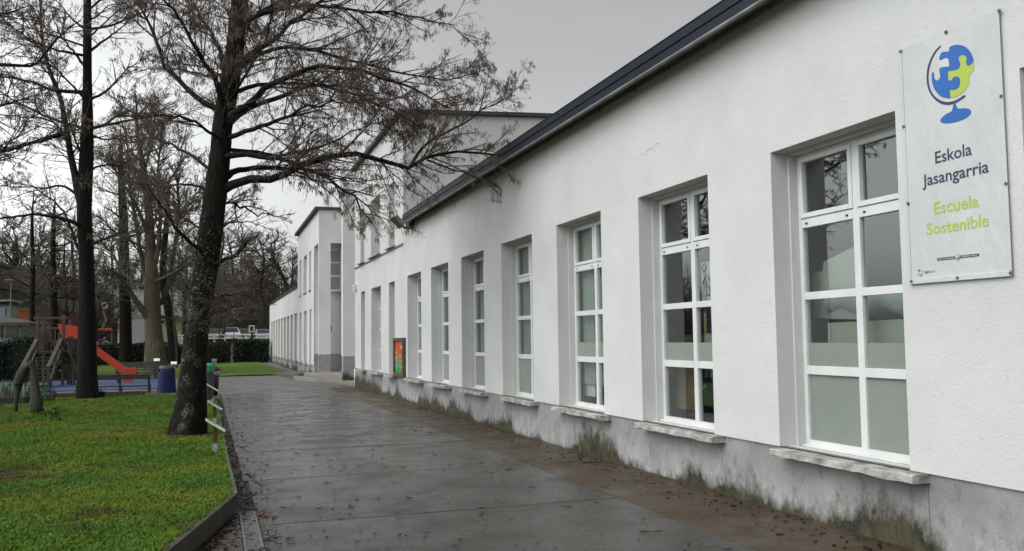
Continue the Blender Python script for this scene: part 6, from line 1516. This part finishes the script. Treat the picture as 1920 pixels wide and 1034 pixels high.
# small shed with pale blue door at the far left edge
pS = pt(4, 620, 60); sh = thing('shed', 'small dark shed with pale blue door at the left edge', 'shed', (pS.x, 60, gz(60)))
xr_ = pt(17, 600, 60).x; MB().box(xr_ - 3, xr_, 60, 62.5, gz(60), pt(10, 575, 60).z).build('wall', W['mullion'], sh); MB().box(pt(0, 600, 60).x - .4, pt(9, 600, 60).x, 59.95, 60, gz(60), pt(5, 577, 60).z).build('door', M('pale_blue_door', (.20, .26, .34), rough=.6), sh)
m = MB(); m.prism([(xr_ - 3.2, 59.8, pt(10, 566, 60).z - .1), (xr_ + .15, 59.8, pt(10, 566, 60).z + .02), (xr_ + .15, 59.8, pt(10, 566, 60).z + .14), (xr_ - 3.2, 59.8, pt(10, 566, 60).z + .0)], (0, 3, 0)); m.build('roof', W['lip'], sh)
# street lamps
def lamp(px, ptop, Y, label, arm=.3):
    p = pt(px, 640, Y); zt_ = pt(px, ptop, Y).z; t = thing('street_lamp', label, 'street lamp', (p.x, Y, gz(Y)))
    MB().tube([(p.x, Y, gz(Y)), (p.x, Y, zt_)], [.04, .022], 8).build('pole', W['lip'], t); MB().box(p.x - arm, p.x + .1, Y - .08, Y + .08, zt_ - .02, zt_ + .06).build('lamp_head', W['lip'], t, bevel=.02)
lamp(18, 526, 58, 'grey street lamp by the shed at the left edge'); lamp(343, 588, 100, 'thin street lamp right of the pale cabin', .3)

# boom lift with beige arm
bl = thing('boom_lift', 'orange boom lift with folded beige arm behind the hedge', 'boom lift', (pt(197, 620, 84).x, 84, gz(84)))
LY = 84; Pp = lambda x, y: pt(x, y, LY)
gl_ = gz(LY); c = Pp(198, 622)
MB().box(c.x - .6, c.x + .55, LY - .6, LY + .6, Pp(198, 621.5).z, Pp(198, 616).z).build('chassis', W['orange_paint'], bl, bevel=.08)
for sx in (-.5, .5):
    for sy in (-.6, .6): m = MB(); m.tube([(c.x + sx, LY + sy - .1, gl_ + .3), (c.x + sx, LY + sy + .1, gl_ + .3)], .3, 14); m.build('wheel', W['tyre'], bl)
MB().bar(Pp(191, 619), Pp(199, 599), .22, .22).build('boom', W['beige'], bl, bevel=.03); MB().bar(Pp(199, 600), Pp(193, 583), .18, .18).build('boom', W['beige'], bl, bevel=.03)
m = MB(); q0, q1 = Pp(185, 578), Pp(200, 573); m.box(q0.x, q1.x, LY - .4, LY + .4, q0.z - .05, q0.z + .05); 
for xx in (q0.x, (q0.x + q1.x) / 2, q1.x): m.box(xx - .05, xx + .05, LY - .42, LY - .36, q0.z, q0.z + .42).box(xx - .05, xx + .05, LY + .36, LY + .42, q0.z, q0.z + .42)
m.box(q0.x, q1.x, LY - .42, LY - .36, q0.z + .38, q0.z + .46); m.build('basket', W['white'], bl)
wp = thing('work_platform', 'rust red raised work platform beside the boom lift', 'work platform', (pt(216, 620, 88).x, 88, gz(88)))
Q = lambda x, y: pt(x, y, 88)
MB().box(Q(206, 603).x, Q(219, 603).x, 87.5, 88.5, Q(210, 605).z, Q(210, 602).z).build('deck', W['orange_paint'], wp)
for xx in (207, 212, 218): MB().tube([(Q(xx, 620).x, 88, gz(88)), (Q(xx, 620).x, 88, Q(xx, 590 if xx < 213 else 600).z)], .05, 6).build('post', W['tent_trim'], wp)

# parked cars
def car(px, Y, paint, label, heading=0.0, group='cars parked beyond the white fence', s=1.0):
    x = pt(px, 630, Y).x; z = gz(Y); t = thing('parked_car', label, 'car', (0, 0, 0), group); Lc, Wc = 4.2, 1.72
    side = [(-2.1, .35), (-2.1, .72), (-1.95, .86), (-1.15, .96), (-.45, 1.42), (1.0, 1.46), (1.75, 1.02), (2.08, .95), (2.1, .4), (1.75, .28), (-1.75, .28)]
    m = MB(); n = len(side)
    for k_, (wf_) in enumerate((-1, -.92, .92, 1)):
        for (u, v) in side: tuck = .80 if v > 1.2 else 1.0; m.v.append((u, wf_ * Wc / 2 * tuck, v if abs(wf_) < 1 else v * .985))
    for k_ in range(3):
        for j in range(n): j2 = (j + 1) % n; m.f.append((k_ * n + j, k_ * n + j2, (k_ + 1) * n + j2, (k_ + 1) * n + j))
    m.f.append(tuple(range(n))); m.f.append(tuple(3 * n + j for j in reversed(range(n)))); m.build('body', paint, t, bevel=.04)
    m = MB(); m.prism([(-1.12, -.68, 1.00), (-1.12, .68, 1.00), (-.52, .60, 1.38), (-.52, -.60, 1.38)], (-.03, 0, .02)); m.build('windscreen', W['car_glass'], t)
    m = MB(); m.prism([(1.68, -.66, 1.08), (1.68, .66, 1.08), (1.1, .60, 1.40), (1.1, -.60, 1.40)], (.03, 0, .02)); m.build('rear_window', W['car_glass'], t)
    for sg in (-1, 1):
        m = MB(); m.prism([(-.95, sg * .80, 1.0), (1.45, sg * .80, 1.04), (.98, sg * .70, 1.38), (-.42, sg * .70, 1.36)], (0, sg * .03, 0)); m.build('side_window', W['car_glass'], t)
        MB().box(-2.13, -2.05, sg * .62 - .16, sg * .62 + .16, .62, .76).build('headlight', W['lamp_glass'], t, bevel=.02)
        for u in (-1.3, 1.3): mm = MB(); mm.tube([(u, sg * .72, .31), (u, sg * .88, .31)], .31, 16); wv = mm.build('wheel', W['tyre'], t); mm = MB(); mm.tube([(u, sg * .88, .31), (u, sg * .89, .31)], .18, 12); mm.build('rim', W['galv'], wv)
    t.location = (x, Y, z); t.rotation_euler = (0, 0, heading); t.scale = (s, s, s); return t
car(405, 99, W['car_silver'], 'silver car at the left of the row beyond the white fence', S(80)); car(432, 98, W['car_white'], 'white car facing the fence left of the grey car', S(92), s=1.08)
car(456.5, 99, W['car_grey'], 'blue grey car parked behind the fence beside the basketball hoop', S(88)); car(491, 100, W['car_silver'], 'pale car half hidden by the end of the white wing', S(95), s=.95)
car(208, 82, W['car_white'], 'white car seen between the left alder and the cabin', S(175), 'cars parked behind the hedge')

# bright bicycle leaning by the white car
bk = thing('bicycle', 'child bicycle in white and pink standing behind the hedge', 'bicycle', (pt(188, 630, 79.5).x, 79.5, gz(79.5)))
bx, by, bz = pt(188, 630, 79.5).x, 79.5, 1.45 - .0
def wheel(u):
    m = MB(); m.tube([(bx + u + .28 * math.cos(a), by, bz + .28 * math.sin(a)) for a in np.linspace(0, 6.283, 17)], .03, 6, False); m.build('wheel', W['white'], bk)
wheel(-.42); wheel(.42)
pk = M('pink_paint', (.45, .03, .12), rough=.4)
m = MB()
for p_, q_ in (((-.42, 0), (-.15, .45)), ((-.15, .45), (.35, .42)), ((-.15, .4), (.0, .0)), ((0, 0), (.35, .42)), ((.42, 0), (.33, .55)), ((-.42, 0), (0, 0))): m.tube([(bx + p_[0], by, bz + p_[1]), (bx + q_[0], by, bz + q_[1])], .035, 6)
m.build('frame', pk, bk); MB().box(bx - .28, bx - .05, by - .06, by + .06, bz + .46, bz + .52).build('saddle', W['dark'], bk); MB().box(bx + .28, bx + .4, by - .25, by + .25, bz + .56, bz + .60).build('handlebar', W['white'], bk)
MB().box(bx - .4, bx + .45, by - .25, by + .25, gz(79.5) - .05, bz - .30).build('stand', W['lip'], bk)

# white rail fence and basketball hoop
fn = thing('rail_fence', 'long white horizontal rail fence in front of the parked cars', 'fence', (-1, 90, gz(90)))
FY = 90; xa, xb = pt(333, 630, FY).x, pt(512, 630, FY).x
for py in (628.0, 634.5): z = pt(430, py, FY).z; MB().box(xa, xb, FY - .04, FY + .04, z - .045, z + .045).build('rail', W['white'], fn)
npst = 9
for k in range(npst): xx = xa + (xb - xa) * (k + .4) / npst; MB().box(xx - .07, xx + .07, FY + .041, FY + .16, gz(FY) - .2, pt(430, 627, FY).z).build('post', W['white'], fn)
hp = thing('basketball_hoop', 'white framed basketball backboard on a dark post behind the hedge', 'basketball hoop', (pt(472, 640, 84).x, 84, gz(84)))
Hh = lambda x, y: pt(x, y, 84); x0, x1, zt_, zb_ = Hh(466.5, 612).x, Hh(477, 612).x, Hh(472, 610.5).z, Hh(472, 623).z
m = MB(); m.box(x0, x1, 83.95, 84, zt_ - .07, zt_).box(x0, x1, 83.95, 84, zb_, zb_ + .07).box(x0, x0 + .07, 83.95, 84, zb_ + .07, zt_ - .07).box(x1 - .07, x1, 83.95, 84, zb_ + .07, zt_ - .07); m.build('backboard_frame', W['white'], hp)
m = MB(); m.box(x0 + .07, x1 - .07, 83.97, 83.98, zb_ + .07, zt_ - .07); m.build('backboard', W['far_glass'], hp)
m = MB(); cx_ = (x0 + x1) / 2; m.tube([(cx_ + .2 * math.cos(a_), 83.7 + .2 * math.sin(a_), zb_ + .12) for a_ in np.linspace(0, 6.283, 15)], .02, 6, False); m.build('rim', W['orange_paint'], hp)
MB().tube([(cx_ + .05, 84.3, gz(84)), (cx_ + .05, 84.3, zb_ + .3)], .1, 8).build('post', W['dark'], hp)
m = MB(); m.box(pt(452, 690, 57).x, pt(467, 690, 57).x, 56.7, 57.6, gz(57) + .08, gz(57) + .1); tag(m.build('concrete_cover', W['kerb']), 'flat pale concrete cover lying in the far lawn', 'concrete cover')
